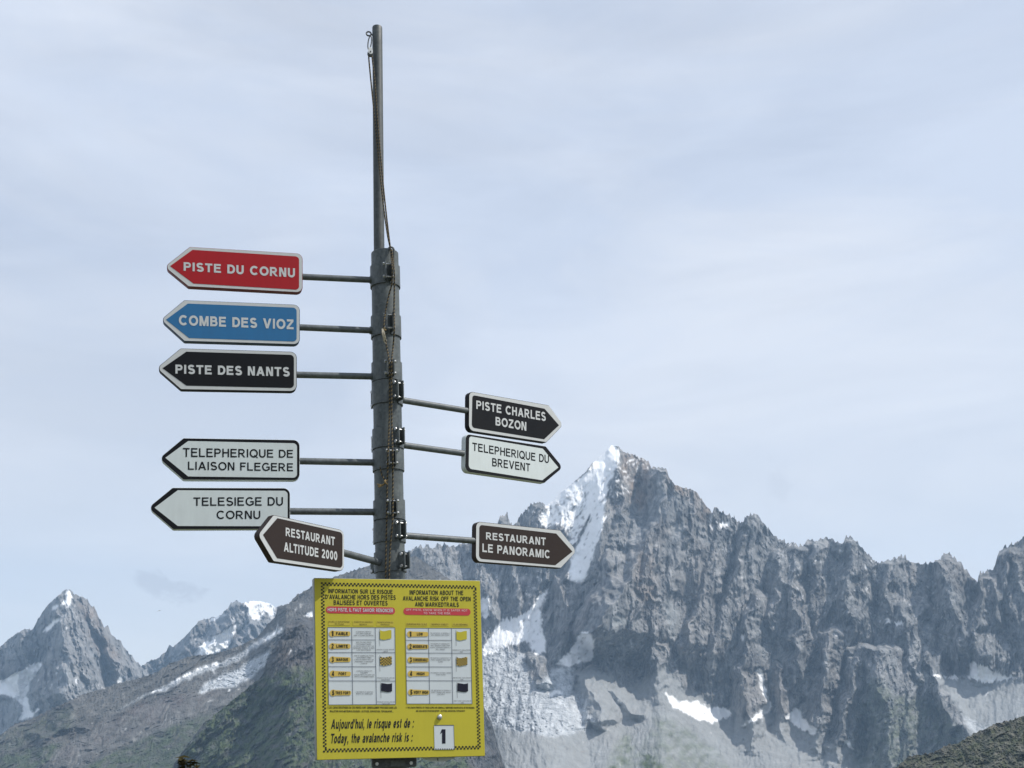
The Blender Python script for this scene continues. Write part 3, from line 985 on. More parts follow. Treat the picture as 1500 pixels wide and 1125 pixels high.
def inset(poly, d):
    """move every edge of a counter-clockwise or clockwise outline inward by d"""
    n = len(poly)
    area = sum(poly[i][0] * poly[(i + 1) % n][1] - poly[(i + 1) % n][0] * poly[i][1] for i in range(n))
    sg = 1 if area > 0 else -1
    res = []
    for i in range(n):
        p0, p1, p2 = Vector(poly[i - 1]), Vector(poly[i]), Vector(poly[(i + 1) % n])
        e1, e2 = (p1 - p0).normalized(), (p2 - p1).normalized()
        n1, n2 = Vector((-e1.y, e1.x)) * sg, Vector((-e2.y, e2.x)) * sg
        b = (n1 + n2)
        b = b / max(0.3, b.length_squared / 2)
        q = p1 + b * d
        res.append((q.x, q.y))
    return res


def sheet(bm, pl, poly, off):
    vs = [bm.verts.new(pl.pt(u, v, off)) for u, v in poly]
    f = bm.faces.new(vs)
    f.normal_update()
    if f.normal.dot(pl.n) < 0:
        f.normal_flip()
    return f


def slab(bm, pl, poly, off, thick, bev=0.0018):
    """a plate with softened front and back edges"""
    n = len(poly)
    small = inset(poly, bev)
    loops = []
    for pts, o in ((small, off), (poly, off - bev), (poly, off - thick + bev), (small, off - thick)):
        loops.append([bm.verts.new(pl.pt(u, v, o)) for u, v in pts])
    bm.faces.new(loops[0])
    bm.faces.new(loops[-1][::-1])
    for a, b in zip(loops, loops[1:]):
        for k in range(n):
            bm.faces.new((a[k], b[k], b[(k + 1) % n], a[(k + 1) % n]))
    bmesh.ops.recalc_face_normals(bm, faces=bm.faces[:])


# ------------------------------------------------------------------ plain grotesque lettering, drawn stroke by stroke
def _stroke(pts, w):
    """a line of constant width with mitred joints, as quads"""
    pts = [p for i, p in enumerate(pts) if not i or abs(p[0] - pts[i - 1][0]) + abs(p[1] - pts[i - 1][1]) > 1e-4]
    n = len(pts)
    P = [Vector(p) for p in pts]
    nr = []
    for i in range(n):
        d0 = (P[i] - P[i - 1]).normalized() if i else None
        d1 = (P[i + 1] - P[i]).normalized() if i < n - 1 else None
        d0, d1 = d0 or d1, d1 or d0
        a, b = Vector((-d0.y, d0.x)), Vector((-d1.y, d1.x))
        m = (a + b)
        m = m / max(0.25, m.length_squared / 2)
        nr.append(m * (w / 2))
    return [[tuple(P[i] - nr[i]), tuple(P[i + 1] - nr[i + 1]), tuple(P[i + 1] + nr[i + 1]), tuple(P[i] + nr[i])] for i in range(n - 1)]


def _arc(cx, cy, rx, ry, a0, a1, k=14):
    return [(cx + rx * math.cos(math.radians(a0 + (a1 - a0) * i / k)), cy + ry * math.sin(math.radians(a0 + (a1 - a0) * i / k))) for i in range(k + 1)]


def _diag(x0, y0, x1, y1, h):
    return [[(x0 - h, y0), (x0 + h, y0), (x1 + h, y1), (x1 - h, y1)]]


def _bar(x0, y0, x1, y1):
    return [[(x0, y0), (x1, y0), (x1, y1), (x0, y1)]]


def glyph(c, w):
    """-> (advance width, list of strokes, each a list of quads); capitals are 1 high"""
    h, B, T = w / 2, w / 2, 1 - w / 2
    t = w * 0.92                       # thickness of level bars
    X = 0.73                           # height of small letters
    V = lambda x, y0=0.0, y1=1.0: _bar(x, y0, x + w, y1)
    H = lambda x0, x1, y: _bar(x0, y - t / 2, x1, y + t / 2)
    tb, tt, xt = t / 2, 1 - t / 2, X - t / 2
    if c == ' ':
        return 0.36, []
    if c == 'A':
        g = w * 0.56
        return 0.96, [_diag(g, 0, 0.48, 1, g), _diag(0.96 - g, 0, 0.48, 1, g), H(0.24, 0.72, 0.30)]
    if c in 'BPR':
        W = 0.80
        r1 = (1 - 0.5 - t / 2 + 0.02) / 2
        yb = 0.47 if c != 'B' else 0.52
        up = [(w, tt), (W - 0.33, tt)] + _arc(W - 0.33, (tt + yb) / 2, 0.33 - h - (0.04 if c == 'B' else 0), (tt - yb) / 2, 90, -90) + [(w, yb)]
        s = [V(0), _stroke(up, t)]
        if c == 'B':
            s.append(_stroke([(w, tb), (W - 0.33, tb)] + _arc(W - 0.33, (tb + yb) / 2, 0.33 - h + 0.02, (yb - tb) / 2, -90, 90) + [(w, yb)], t))
        if c == 'R':
            s.append(_diag(W - 0.02, 0, W - 0.36, yb - t / 2, w * 0.58))
            W += 0.08
        return W, s
    if c in 'CG':
        cx, rx = 0.5, 0.5 - h
        a = _arc(cx, 0.5, rx, 0.5 - tb + 0.012, 42, 318, 26)
        if c == 'C':
            return 0.94, [_stroke(a, w)]
        a = _arc(cx, 0.5, rx, 0.5 - tb + 0.012, 42, 300, 26) + [(0.97 - h, 0.20), (0.97 - h, 0.5 + t * 0.3)]
        return 0.98, [_stroke(a, w), H(0.54, 0.97 - w, 0.5 - t * 0.2)]
    if c == 'D':
        W = 0.86
        return W, [V(0), _stroke([(w, tt), (W - 0.48, tt)] + _arc(W - 0.46, 0.5, 0.46 - h, 0.5 - tb, 90, -90, 20) + [(W - 0.48, tb), (w, tb)], w)]
    if c in 'EF':
        s = [V(0), H(w, 0.76 if c == 'E' else 0.70, tt), H(w, 0.70 if c == 'E' else 0.62, 0.53)]
        if c == 'E':
            s.append(H(w, 0.78, tb))
        return (0.78 if c == 'E' else 0.70), s
    if c == 'H':
        return 0.82, [V(0), V(0.82 - w), H(w, 0.82 - w, 0.53)]
    if c == 'I':
        return w, [V(0)]
    if c == 'J':
        return 0.60, [_stroke([(0.60 - h, 1), (0.60 - h, 0.32)] + _arc(0.30, 0.30, 0.30 - h, 0.30 - tb, 0, -170, 16), w)]
    if c == 'K':
        return 0.88, [V(0), _diag(w * 0.8, 0.32, 0.70, 1, w * 0.62), _diag(0.88 - w * 0.55, 0, 0.36, 0.60, w * 0.58)]
    if c == 'L':
        return 0.72, [V(0), H(w, 0.72, tb)]
    if c == 'M':
        W = 1.0
        g = w * 0.48
        return W, [V(0), V(W - w), _diag(W / 2, 0, w * 0.75, 1, g), _diag(W / 2, 0, W - w * 0.75, 1, g)]
    if c == 'N':
        return 0.82, [V(0), V(0.82 - w), _diag(0.82 - w * 0.75, 0, w * 0.75, 1, w * 0.52)]
    if c in 'OQ':
        s = [_stroke(_arc(0.51, 0.5, 0.51 - h, 0.5 - tb + 0.012, 90, 450, 32), w)]
        if c == 'Q':
            s.append(_diag(0.98, -0.07, 0.60, 0.30, w * 0.55))
        return 1.02, s
    if c == 'S':
        p = _arc(0.40, 0.745, 0.40 - h - 0.03, 0.255 - tb + 0.012, 18, 180, 14) + _arc(0.40, 0.745, 0.40 - h - 0.03, 0.235, 180, 245, 5)
        q = _arc(0.42, 0.27, 0.42 - h - 0.02, 0.235, 65, 0, 5) + _arc(0.42, 0.27, 0.42 - h - 0.02, 0.27 - tb + 0.012, 0, -162, 14)
        return 0.82, [_stroke(p + q, w)]
    if c == 'T':
        return 0.80, [_bar(0.40 - h, 0, 0.40 + h, 1 - t), H(0, 0.80, tt)]
    if c == 'U':
        return 0.82, [_stroke([(h, 1), (h, 0.36)] + _arc(0.41, 0.36, 0.41 - h, 0.36 - tb + 0.012, 180, 360, 18) + [(0.82 - h, 1)], w)]
    if c == 'V':
        g = w * 0.56
        return 0.94, [_diag(0.47, 0, g, 1, g), _diag(0.47, 0, 0.94 - g, 1, g)]
    if c == 'W':
        g = w * 0.52
        return 1.3, [_diag(0.34, 0, g, 1, g), _diag(0.34, 0, 0.65, 1, g), _diag(0.96, 0, 0.65, 1, g), _diag(0.96, 0, 1.3 - g, 1, g)]
    if c == 'X':
        g = w * 0.6
        return 0.9, [_diag(g, 0, 0.9 - g, 1, g), _diag(0.9 - g, 0, g, 1, g)]
    if c == 'Y':
        g = w * 0.58
        return 0.92, [_bar(0.46 - h, 0, 0.46 + h, 0.42), _diag(0.46, 0.40, g, 1, g), _diag(0.46, 0.40, 0.92 - g, 1, g)]
    if c == 'Z':
        return 0.80, [H(0.03, 0.78, tt), H(0, 0.80, tb), _diag(w * 0.6, t, 0.78 - w * 0.6, 1 - t, w * 0.62)]
    if c == '1':
        return 0.40, [V(0.40 - w), [[(0, 0.66), (0.40 - w, 0.78), (0.40 - w, 1.0), (0.40 - w - 0.02, 1.0)], [(0, 0.66), (0.40 - w - 0.02, 1.0), (0.10, 0.86), (0, 0.82)]][:1]]
    if c == '2':
        return 0.70, [_stroke(_arc(0.35, 0.70, 0.35 - h, 0.30 - tb, 165, -20, 16) + [(0.08, tb)], w), H(0.02, 0.70, tb)]
    if c == '3':
        return 0.68, [_stroke(_arc(0.32, 0.75, 0.30 - h, 0.25 - tb, 160, -90, 16), w * 0.95), _stroke(_arc(0.33, 0.28, 0.34 - h, 0.28 - tb, 90, -165, 16), w * 0.95)]
    if c == '4':
        return 0.72, [V(0.42), H(0, 0.72, 0.27), _diag(0.05, 0.27, 0.45, 1, w * 0.5)]
    if c == '5':
        return 0.70, [H(0.12, 0.64, tt), _diag(0.08 + h, 0.45, 0.16 + h, 1, h), _stroke(_arc(0.34, 0.32, 0.36 - h, 0.32 - tb, 140, -165, 18), w * 0.95)]
    if c == '0':
        return 0.70, [_stroke(_arc(0.35, 0.5, 0.35 - h, 0.5 - tb, 90, 450, 28), w)]
    if c == '.':
        return w, [_bar(0, 0, w, w)]
    if c == ':':
        return w, [_bar(0, 0, w, w), _bar(0, X - w, w, X)]
    if c == ',':
        return w, [_bar(0, 0, w, w), _diag(w * 0.3, -0.18, w * 0.7, 0, w * 0.3)]
    if c == "'":
        return w, [_bar(w * 0.1, 0.66, w * 0.9, 1)]
    if c == '-':
        return 0.34, [_bar(0, 0.30, 0.34, 0.30 + t)]
    if c == '*':
        return 0.36, [_bar(0, 0.76, 0.36, 0.76 + t * 0.6), _bar(0.18 - h * 0.6, 0.60, 0.18 + h * 0.6, 1)]
    if c in '()':
        a = _arc(0.34, 0.42, 0.28, 0.60, 125, 235, 10) if c == '(' else _arc(-0.08, 0.42, 0.28, 0.60, 55, -55, 10)
        return 0.26, [_stroke(a, w * 0.7)]
    # small letters
    rx, ry = 0.33 - h, X / 2 - tb + 0.01
    if c in 'dqahun':
        pass
    if c == 'o':
        return 0.68, [_stroke(_arc(0.34, X / 2, 0.34 - h, ry, 90, 450, 26), w)]
    if c == 'c':
        return 0.62, [_stroke(_arc(0.34, X / 2, 0.34 - h, ry, 40, 320, 22), w)]
    if c == 'e':
        return 0.66, [_stroke(_arc(0.33, X / 2, rx, ry, 0, 318, 24), w), H(w * 0.8, 0.66 - w * 0.4, X / 2 - t * 0.1)]
    if c in 'dq':
        return 0.68, [_stroke(_arc(0.33, X / 2, rx, ry, 90, 450, 24), w), V(0.68 - w, 0 if c == 'd' else -0.28, 1 if c == 'd' else X)]
    if c == 'a':
        return 0.64, [_stroke(_arc(0.32, X - 0.22, 0.30 - h, 0.22 - tb, 155, 0, 12) + [(0.62 - h, X - 0.3), (0.62 - h, 0)], w), _stroke([(0.62 - w, X * 0.58)] + _arc(0.24, 0.21, 0.24 - h, 0.21 - tb + 0.01, 90, 270, 14) + [(0.36, tb), (0.62 - w, 0.14)], t)]
    if c in 'hn':
        return 0.64, [V(0, 0, 1 if c == 'h' else X), _stroke([(w * 0.9, X * 0.62)] + _arc(0.36, X - 0.26, 0.28 - h, 0.26 - tb, 165, 0, 14) + [(0.64 - h, 0)], w)]
    if c == 'u':
        return 0.64, [V(0.64 - w, 0, X), _stroke([(h, X)] + _arc(0.28, 0.26, 0.28 - h, 0.26 - tb, 180, 345, 14), w)]
    if c == 'i':
        return w, [V(0, 0, X), _bar(0, 1 - w * 0.9, w, 1)]
    if c == 'j':
        return w + 0.06, [_stroke([(0.06 + h, X), (0.06 + h, -0.12)] + _arc(-0.06 + h, -0.12, 0.12, 0.16 - tb, 0, -80, 8), w), _bar(0.06, 1 - w * 0.9, 0.06 + w, 1)]
    if c == 'l':
        return w, [V(0)]
    if c == 'k':
        return 0.66, [V(0), _diag(w * 0.8, 0.22, 0.50, X, w * 0.6), _diag(0.66 - w * 0.6, 0, 0.30, 0.44, w * 0.58)]
    if c == 'r':
        return 0.42, [V(0, 0, X), _stroke([(w * 0.9, X * 0.58)] + _arc(0.36, X - 0.26, 0.30 - h, 0.26 - tb, 165, 72, 8), w)]
    if c == 's':
        p = _arc(0.30, X * 0.745, 0.29 - h, X * 0.255 - tb + 0.01, 22, 245, 16)
        q = _arc(0.31, X * 0.26, 0.31 - h, X * 0.26 - tb + 0.01, 65, -160, 16)
        return 0.62, [_stroke(p + q, w)]
    if c == 't':
        return 0.38, [_stroke([(0.10 + h, 0.94), (0.10 + h, 0.20)] + _arc(0.24 + h, 0.20, 0.14, 0.20 - tb, 180, 275, 8), w), H(0, 0.10, xt), H(0.10 + w, 0.37, xt)]
    if c == 'v':
        g = w * 0.56
        return 0.64, [_diag(0.32, 0, g, X, g), _diag(0.32, 0, 0.64 - g, X, g)]
    if c == 'y':
        g = w * 0.56
        return 0.64, [_diag(0.33, 0, g, X, g), _diag(0.18, -0.28, 0.64 - g, X, g), _bar(0.04, -0.28, 0.22, -0.28 + t)]
    return glyph(c.upper(), w)


TXT = {}
KERN = {'AV': -.14, 'VA': -.14, 'LT': -.12, 'TA': -.12, 'AT': -.12, 'AL': 0, 'PA': -.12, 'LA': 0, 'TO': -.03, 'To': -.12, 'LE': 0, 'AU': 0, 'UA': 0, 'RT': -.03, 'ay': -.03, 'av': -.03, 'va': -.03, 'AN': 0}


def glyphs(body, w, slant=0.0, space=0.17):
    """-> strokes (lists of quads) scaled so that the ink fills the unit square"""
    key = (body, w, slant)
    if key not in TXT:
        x, st = 0.0, []
        for i, ch in enumerate(body):
            adv, gs = glyph(ch, w)
            rnd_ = ch in 'CGOQDSoecdqas'
            for g in gs:
                st.append([[(px_ + x + py_ * slant, py_) for px_, py_ in q] for q in g])
            x += adv + space - (0.03 if rnd_ else 0) + KERN.get(body[i:i + 2], 0)
        co = np.array([p for g in st for q in g for p in q])
        lo_, hi_ = co.min(0), co.max(0)
        sc_ = np.maximum(hi_ - lo_, 1e-9)
        TXT[key] = [[[((px_ - lo_[0]) / sc_[0], (py_ - lo_[1]) / sc_[1]) for px_, py_ in q] for q in g] for g in st]
    return TXT[key]


def lettering(bm, pl, body, quad, off, w=0.19, slant=0.0):
    """write body so that its ink fills the four corners (TL, TR, BR, BL) measured on the board"""
    tl, tr, br, bl = [Vector(pl.uv(*q)) for q in quad]
    for k, g in enumerate(glyphs(body, w, slant)):
        o = off + (k % 3) * 0.00006
        old = {}
        for q in g:
            vs = []
            for s, t in q:
                kk = (round(s, 6), round(t, 6))
                if kk not in old:
                    p = (bl * (1 - s) + br * s) * (1 - t) + (tl * (1 - s) + tr * s) * t
                    old[kk] = bm.verts.new(pl.pt(p.x, p.y, o))
                if old[kk] not in vs:
                    vs.append(old[kk])
            if len(vs) < 3:
                continue
            try:
                f = bm.faces.new(vs)
            except ValueError:
                continue
            f.normal_update()
            if f.normal.dot(pl.n) < 0:
                f.normal_flip()


def write(parent, pl, body, quad, off, w, mat, slant=0.0, name='lettering'):
    bm = bmesh.new()
    lettering(bm, pl, body, quad, off, w, slant)
    return link(name, bm, mat, parent)


# ------------------------------------------------------------------ sign paints
BLACK, WHITE, BROWN = (0.008, 0.009, 0.012), (0.565, 0.62, 0.63), (0.029, 0.020, 0.018)
mats = {
    'red': paint('red sign paint', (0.34, 0.010, 0.016), 0.45, 0.2), 'blue': paint('blue sign paint', (0.022, 0.135, 0.31), 0.45, 0.25),
    'black': paint('black sign paint', BLACK, 0.5, 0.12), 'white': paint('white sign paint', WHITE, 0.45),
    'brown': paint('brown sign paint', BROWN, 0.5, 0.2), 'grey': paint('reflective white border', (0.50, 0.52, 0.53), 0.45),
    'dred': paint('dark red edge', (0.16, 0.012, 0.018), 0.4), 'dblue': paint('dark blue edge', (0.012, 0.045, 0.12), 0.4),
}


def arrow_sign(label, group, theta, py, outline, field, texts, col, border, edge, text_col, arm_px, clamp_px, bold,
               left=True, body_grow=0.0, rim=0.0):
    sx = -1 if left else 1
    th = D2R(theta)
    d = Vector((sx * math.cos(th), sx * math.sin(th), 0))
    n = Vector((math.sin(th), -math.cos(th), 0))
    if theta > 180:
        n = -n
    c0 = axis_at(py)
    d = (d - AX * d.dot(AX)).normalized()
    n = (n - AX * n.dot(AX)).normalized()
    TH = 0.032
    face = Plane(c0 + n * TH * 0.5, n)
    root = empty('direction_sign', c0, label, 'sign', group)
    outline = [(outline[0][0] + sx * 2.3, outline[0][1])] + list(outline[1:])     # the tip is rounded back to its place
    po = [face.uv(*p) for p in outline]
    tail = 0.030
    # corner order of an outline: tip, upper shoulder, upper tail, lower tail, lower shoulder
    ro = rounded(po, [0.024, 0.012, tail, tail, 0.012])
    bm = bmesh.new()
    slab(bm, face, ro, 0.0, TH)
    pan = link('sign_panel', bm, mats[edge], root)
    bm = bmesh.new()
    rb = rounded(inset(po, 0.0026 - rim), [0.022, 0.010, tail - 0.002, tail - 0.002, 0.010])
    sheet(bm, face, rb, 0.0008)
    link('border', bm, mats[border], pan)
    bm = bmesh.new()
    sheet(bm, face, rounded([face.uv(*p) for p in field], [0.0, 0.004, 0.018, 0.018, 0.004]), 0.0016)
    link('face', bm, mats[col], pan)
    for body, quad in texts:
        write(pan, face, body, quad, 0.0024, bold, mats[text_col])
    # arm
    (ax0, ay0), (ax1, ay1) = arm_px
    mid = Plane(c0, n)
    p_t, p_c = mid.at(ax0, ay0), mid.at(ax1, ay1)
    dv = (p_c - p_t).normalized()
    start = p_t - dv * 0.03
    end = p_c + dv * 0.02
    bm = bmesh.new()
    tube(bm, [start, p_t, p_t.lerp(p_c, 0.5), p_c, end], 0.0155, 20)
    link('arm', bm, m_arm, root)
    # clamp: two half shells bolted together through flanges
    y0, y1 = clamp_px
    b0, b1 = axis_at(y1), axis_at(y0)
    ea, eb = n, AX.cross(n).normalized()
    bm = bmesh.new()
    gap = 0.13
    for s in (0, 1):
        shell(bm, b0, b1, R_POST + 0.0008, R_POST + 0.0065, s * math.pi + gap, math.pi - 2 * gap, ea, eb, 24)
    h = (b1 - b0).length
    cm = (b0 + b1) / 2
    for fr in (1, -1):
        for s in (1, -1):
            box(bm, cm + n * fr * (R_POST + 0.020) + eb * s * 0.0155, eb, n, AX, 0.005, 0.042, h * 0.82)
    cl = link('clamp', bm, m_clamp, root)
    for fr in (1, -1):
        for k in (-0.3, 0.3):
            bm = bmesh.new()
            q = cm + n * fr * (R_POST + 0.026) + AX * (k * h)
            tube(bm, [q - eb * 0.028, q + eb * 0.028], 0.0038, 8)
            tube(bm, [q - eb * 0.0275, q - eb * 0.0195], 0.0075, 6)
            tube(bm, [q + eb * 0.0190, q + eb * 0.0265], 0.0075, 6)
            link('bolt', bm, m_bolt, cl)
    # welded gusset where the arm meets its clamp
    bm = bmesh.new()
    tube(bm, [p_c - dv * 0.004, p_c + dv * 0.012], 0.0195, 20)
    link('arm_socket', bm, m_clamp, root)
    return root


def q4(x0, x1, yl0, yl1, yr0, yr1):
    return [(x0, yl0), (x1, yr0), (x1, yr1), (x0, yl1)]


GL, GR_ = 'arrow signs pointing left', 'arrow signs pointing right'
arrow_sign('red arrow sign pointing left, topmost on the post', GL, 17, 409,
           [(243, 391), (278, 361.5), (443.3, 371.5), (443.3, 429), (276, 420)],
           [(249, 390), (282, 366.1), (438, 376), (438, 424.7), (283.5, 415.5)],
           [('PISTE DU CORNU', q4(269, 432, 384, 397, 393, 407))], 'red', 'grey', 'dred', 'grey',
           ((443, 405.5), (543, 410)), (392, 422), 0.235)
arrow_sign('blue arrow sign pointing left, below the red one', GL, 17, 483,
           [(237.5, 468.5), (270, 439.5), (439.3, 446.3), (439.3, 505), (270, 500)],
           [(243, 468.5), (275.3, 444.8), (434.5, 450.9), (434.5, 500.5), (277, 495.3)],
           [('COMBE DES VIOZ', q4(262, 430, 461.5, 476.7, 468, 483))], 'blue', 'grey', 'dblue', 'grey',
           ((439, 479.5), (543, 484)), (465, 496), 0.235)
arrow_sign('black single-line arrow sign pointing left, below the blue one', GL, 17, 550,
           [(231.3, 539.5), (264.7, 510.2), (434.8, 515.3), (434.8, 573.7), (265, 570.8)],
           [(238, 539.5), (273, 515.2), (430.5, 520), (430.5, 568.5), (273, 565)],
           [('PISTE DES NANTS', q4(257, 424.3, 534, 547.7, 538, 552))], 'black', 'grey', 'black', 'grey',
           ((434.5, 549), (545, 551.5)), (533, 561), 0.235)
arrow_sign('white two-line arrow sign pointing left, directly below the black one', GL, 17, 676,
           [(235, 671.5), (268.7, 641.6), (439.2, 644.3), (439.2, 703.8), (268.7, 703)],
           [(242.2, 670.7), (275.6, 646.2), (435, 649.5), (435, 700), (275.6, 698)],
           [('TELEPHERIQUE DE', q4(268, 429.3, 656, 670.4, 659, 671.5)), ('LIAISON FLEGERE', q4(275.3, 429.3, 676, 688.5, 678.5, 690.7))],
           'white', 'black', 'white', 'black', ((438.5, 675.5), (547, 677.5)), (661, 691), 0.175, rim=0.001)
arrow_sign('white arrow sign pointing left, lowest white one, partly covered by a small brown sign', GL, 17, 750,
           [(219, 743.8), (252.7, 714.3), (425, 714.8), (425, 775.2), (253.5, 775.6)],
           [(226.4, 743.8), (260.4, 718.2), (421.3, 719), (421.3, 771), (260.4, 770.6)],
           [('TELESIEGE DU', q4(283.3, 414.5, 728.5, 741.3, 728, 741)), ('CORNU', q4(317.2, 381.3, 748, 760.5, 748, 760.5))],
           'white', 'black', 'white', 'black', ((424, 749), (548, 750)), (734, 763), 0.175, rim=0.001)
arrow_sign('small brown arrow sign pointing left, just above the yellow board', GL, 52, 826,
           [(379.5, 783.5), (400.3, 754), (504.3, 777), (504.3, 837.5), (400.3, 822.7)],
           [(384.9, 783.5), (406, 759), (501.4, 780.3), (501.4, 832.3), (405.6, 817.8)],
           [('RESTAURANT', q4(418, 490, 772.5, 785.4, 786.6, 799.8)), ('ALTITUDE 2000', q4(415.3, 493.5, 794, 808, 808, 821.4))],
           'brown', 'grey', 'brown', 'grey', ((504, 810), (556, 824)), (810, 839), 0.215)
arrow_sign('black two-line arrow sign pointing right, uppermost of the right-hand signs', GR_, 43, 580,
           [(822.8, 622.3), (804, 593.6), (686.8, 573), (686.3, 631), (800.3, 648.3)],
           [(818.6, 623), (797.4, 598.7), (691.8, 578.7), (690.8, 626.4), (796.8, 643.5)],
           [('PISTE CHARLES', q4(697.3, 799, 586.4, 599.2, 604, 617.4)), ('BOZON', q4(725.5, 770.5, 610.3, 623.3, 618.2, 631.6))],
           'black', 'grey', 'black', 'grey', ((683, 601.5), (588, 586)), (562, 595), 0.215, left=False)
arrow_sign('white two-line arrow sign pointing right, under the black right-hand sign', GR_, 43, 645,
           [(822.3, 684.8), (799.3, 653.6), (682, 635.2), (681, 690.9), (797.4, 707.6)],
           [(817.6, 684.8), (794.8, 657.3), (687, 639), (686.3, 686.6), (794, 703.6)],
           [('TELEPHERIQUE DU', q4(691.6, 803.7, 648, 661, 667, 679.5)), ('BREVENT', q4(720.6, 776.2, 670.8, 683, 679.3, 690.8))],
           'white', 'black', 'white', 'black', ((677, 664), (590, 652)), (630, 659), 0.175, left=False, rim=0.001)
arrow_sign('brown arrow sign pointing right, in front of the snowy mountain', GR_, 41, 781,
           [(842.6, 807.3), (820.5, 776.6), (697, 763.6), (696.4, 822.8), (821.6, 832.4)],
           [(838.3, 808), (814.5, 781.6), (702, 768.8), (701.5, 818.4), (813.2, 828)],
           [('RESTAURANT', q4(711.5, 799, 779.5, 790.4, 787.5, 799.4)), ('LE PANORAMIC', q4(706.2, 804.6, 796, 808.8, 806, 818.3))],
           'brown', 'grey', 'brown', 'grey', ((692.5, 792), (592, 784.5)), (765, 796), 0.215, left=False)

# ==================================================================== the avalanche board
m_yel = paint('yellow board', (0.50, 0.44, 0.042), 0.5, 0.3, 0.2, 6.0)
m_tblack = paint('printed black', (0.022, 0.024, 0.022), 0.5, 0.3, 0.05)
m_tgrey = paint('faded print', (0.10, 0.11, 0.13), 0.55, 0.3, 0.05)  # also colours the painted shadow line over the risk window
m_tfoot = paint('faded print on yellow', (0.11, 0.10, 0.03), 0.55, 0.3, 0.05)
m_bwhite = paint('white print', (0.58, 0.63, 0.67), 0.5, 0.3, 0.08)
m_bred = paint('red banner', (0.50, 0.055, 0.07), 0.5, 0.3, 0.1)
m_pink = paint('white on red', (0.66, 0.42, 0.43), 0.5, 0.3, 0.05)
m_orange = paint('orange tag', (0.60, 0.43, 0.10), 0.5, 0.3, 0.05)
m_ofade = paint('faded orange', (0.52, 0.43, 0.06), 0.5, 0.3, 0.05)
m_navy = paint('blue black print', (0.010, 0.011, 0.026), 0.5, 0.3, 0.05)
m_line = paint('table lines', (0.10, 0.12, 0.17), 0.5, 0.3, 0.05)

thb = D2R(19)
nb = Vector((math.sin(thb), -math.cos(thb), 0))
nb = (nb - AX * nb.dot(AX)).normalized()
B0 = axis_at(980)
bd = Plane(B0 + nb * (R_POST + 0.085), nb)
board = empty('information_board', B0, 'yellow avalanche risk notice board with checkered border on the post', 'notice board')


def zb(x, y):
    return (450 + x / 3.947, 840 + y / 3.947)


def B(x, y):
    return bd.uv(*zb(x, y))


def bq(x0, x1, yl0, yl1, yr0, yr1):
    return [zb(x0, yl0), zb(x1, yr0), zb(x1, yr1), zb(x0, yl1)]


front = [B(42, 28), B(999, 43), B(1028, 1055), B(57, 1078)]
bm = bmesh.new()
slab(bm, bd, rounded([B(38, 25), B(1001, 40.5), B(1030, 1057), B(54, 1080)], 0.004, 3), -0.002, 0.046)
link('frame', bm, m_alu, board)
bm = bmesh.new()
slab(bm, bd, rounded(front, 0.003, 3), 0.0, 0.004, 0.0008)
face = link('face', bm, m_yel, board)
STEP = 0.0008


def ring_checks(bm, c, n_top, n_side, w):
    """two rows of black squares round the edge"""
    tl, tr, br, bl = [Vector(q) for q in c]

    def run(a, b, inw0, inw1, n):
        for i in range(n):
            for r in (0, 1):
                if (i + r) % 2:
                    continue
                f0, f1 = i / n, (i + 1) / n
                pa, pb = a.lerp(b, f0), a.lerp(b, f1)
                ia, ib = inw0.lerp(inw1, f0), inw0.lerp(inw1, f1)
                sheet(bm, bd, [tuple(pa + ia * (r * w)), tuple(pb + ib * (r * w)), tuple(pb + ib * ((r + 1) * w)), tuple(pa + ia * ((r + 1) * w))], STEP)
    dn, rt = (bl - tl).normalized(), (tr - tl).normalized()
    run(tl, tr, dn, dn, n_top)
    run(bl, br, -dn, -dn, n_top)
    run(tl + dn * 2 * w, bl - dn * 2 * w, rt, rt, n_side)
    run(tr + dn * 2 * w, br - dn * 2 * w, -rt, -rt, n_side)


bm = bmesh.new()
ring_checks(bm, [B(79, 51), B(977, 71), B(1004, 1016), B(92, 1035)], 88, 94, (Vector(B(97, 500)) - Vector(B(77, 500))).length / 2)
link('checkered_border', bm, m_tblack, board)

for t, q in (('INFORMATION SUR LE RISQUE', bq(122, 494, 88, 115, 94, 121)), ("D'AVALANCHE HORS DES PISTES", bq(104, 512, 121, 148, 126, 153)),
             ('BALISEES ET OUVERTES', bq(153, 465, 154, 182, 158, 186)), ('INFORMATION ABOUT THE', bq(592, 902, 96, 123, 99, 126)),
             ('AVALANCHE RISK OFF THE OPEN', bq(553, 945, 130, 157, 135, 161)), ('AND MARKEDTRAILS', bq(623, 877, 165, 191, 168, 194))):
    write(board, bd, t, q, STEP, 0.20, m_tblack, name='title_lettering')

for quad, lines in (([B(108, 190), B(508, 197), B(508, 237), B(108, 230)],
                     [('HORS PISTE, IL FAUT SAVOIR RENONCER', bq(118, 497, 199, 222, 204, 229))]),
                    ([B(556, 199), B(944, 204), B(944, 244), B(556, 239)],
                     [('OFF PISTE, KNOW WHEN IT IS SAFER NOT', bq(570, 926, 204, 218, 208, 223)), ('TO TAKE THE RISK', bq(672, 828, 223, 236, 224, 238))])):
    bm = bmesh.new()
    sheet(bm, bd, rounded(quad, 0.016), STEP)
    rbn = link('red_banner', bm, m_bred, board)
    for t, q in lines:
        write(rbn, bd, t, q, 2 * STEP, 0.19, m_bwhite if len(lines) == 1 else m_pink)

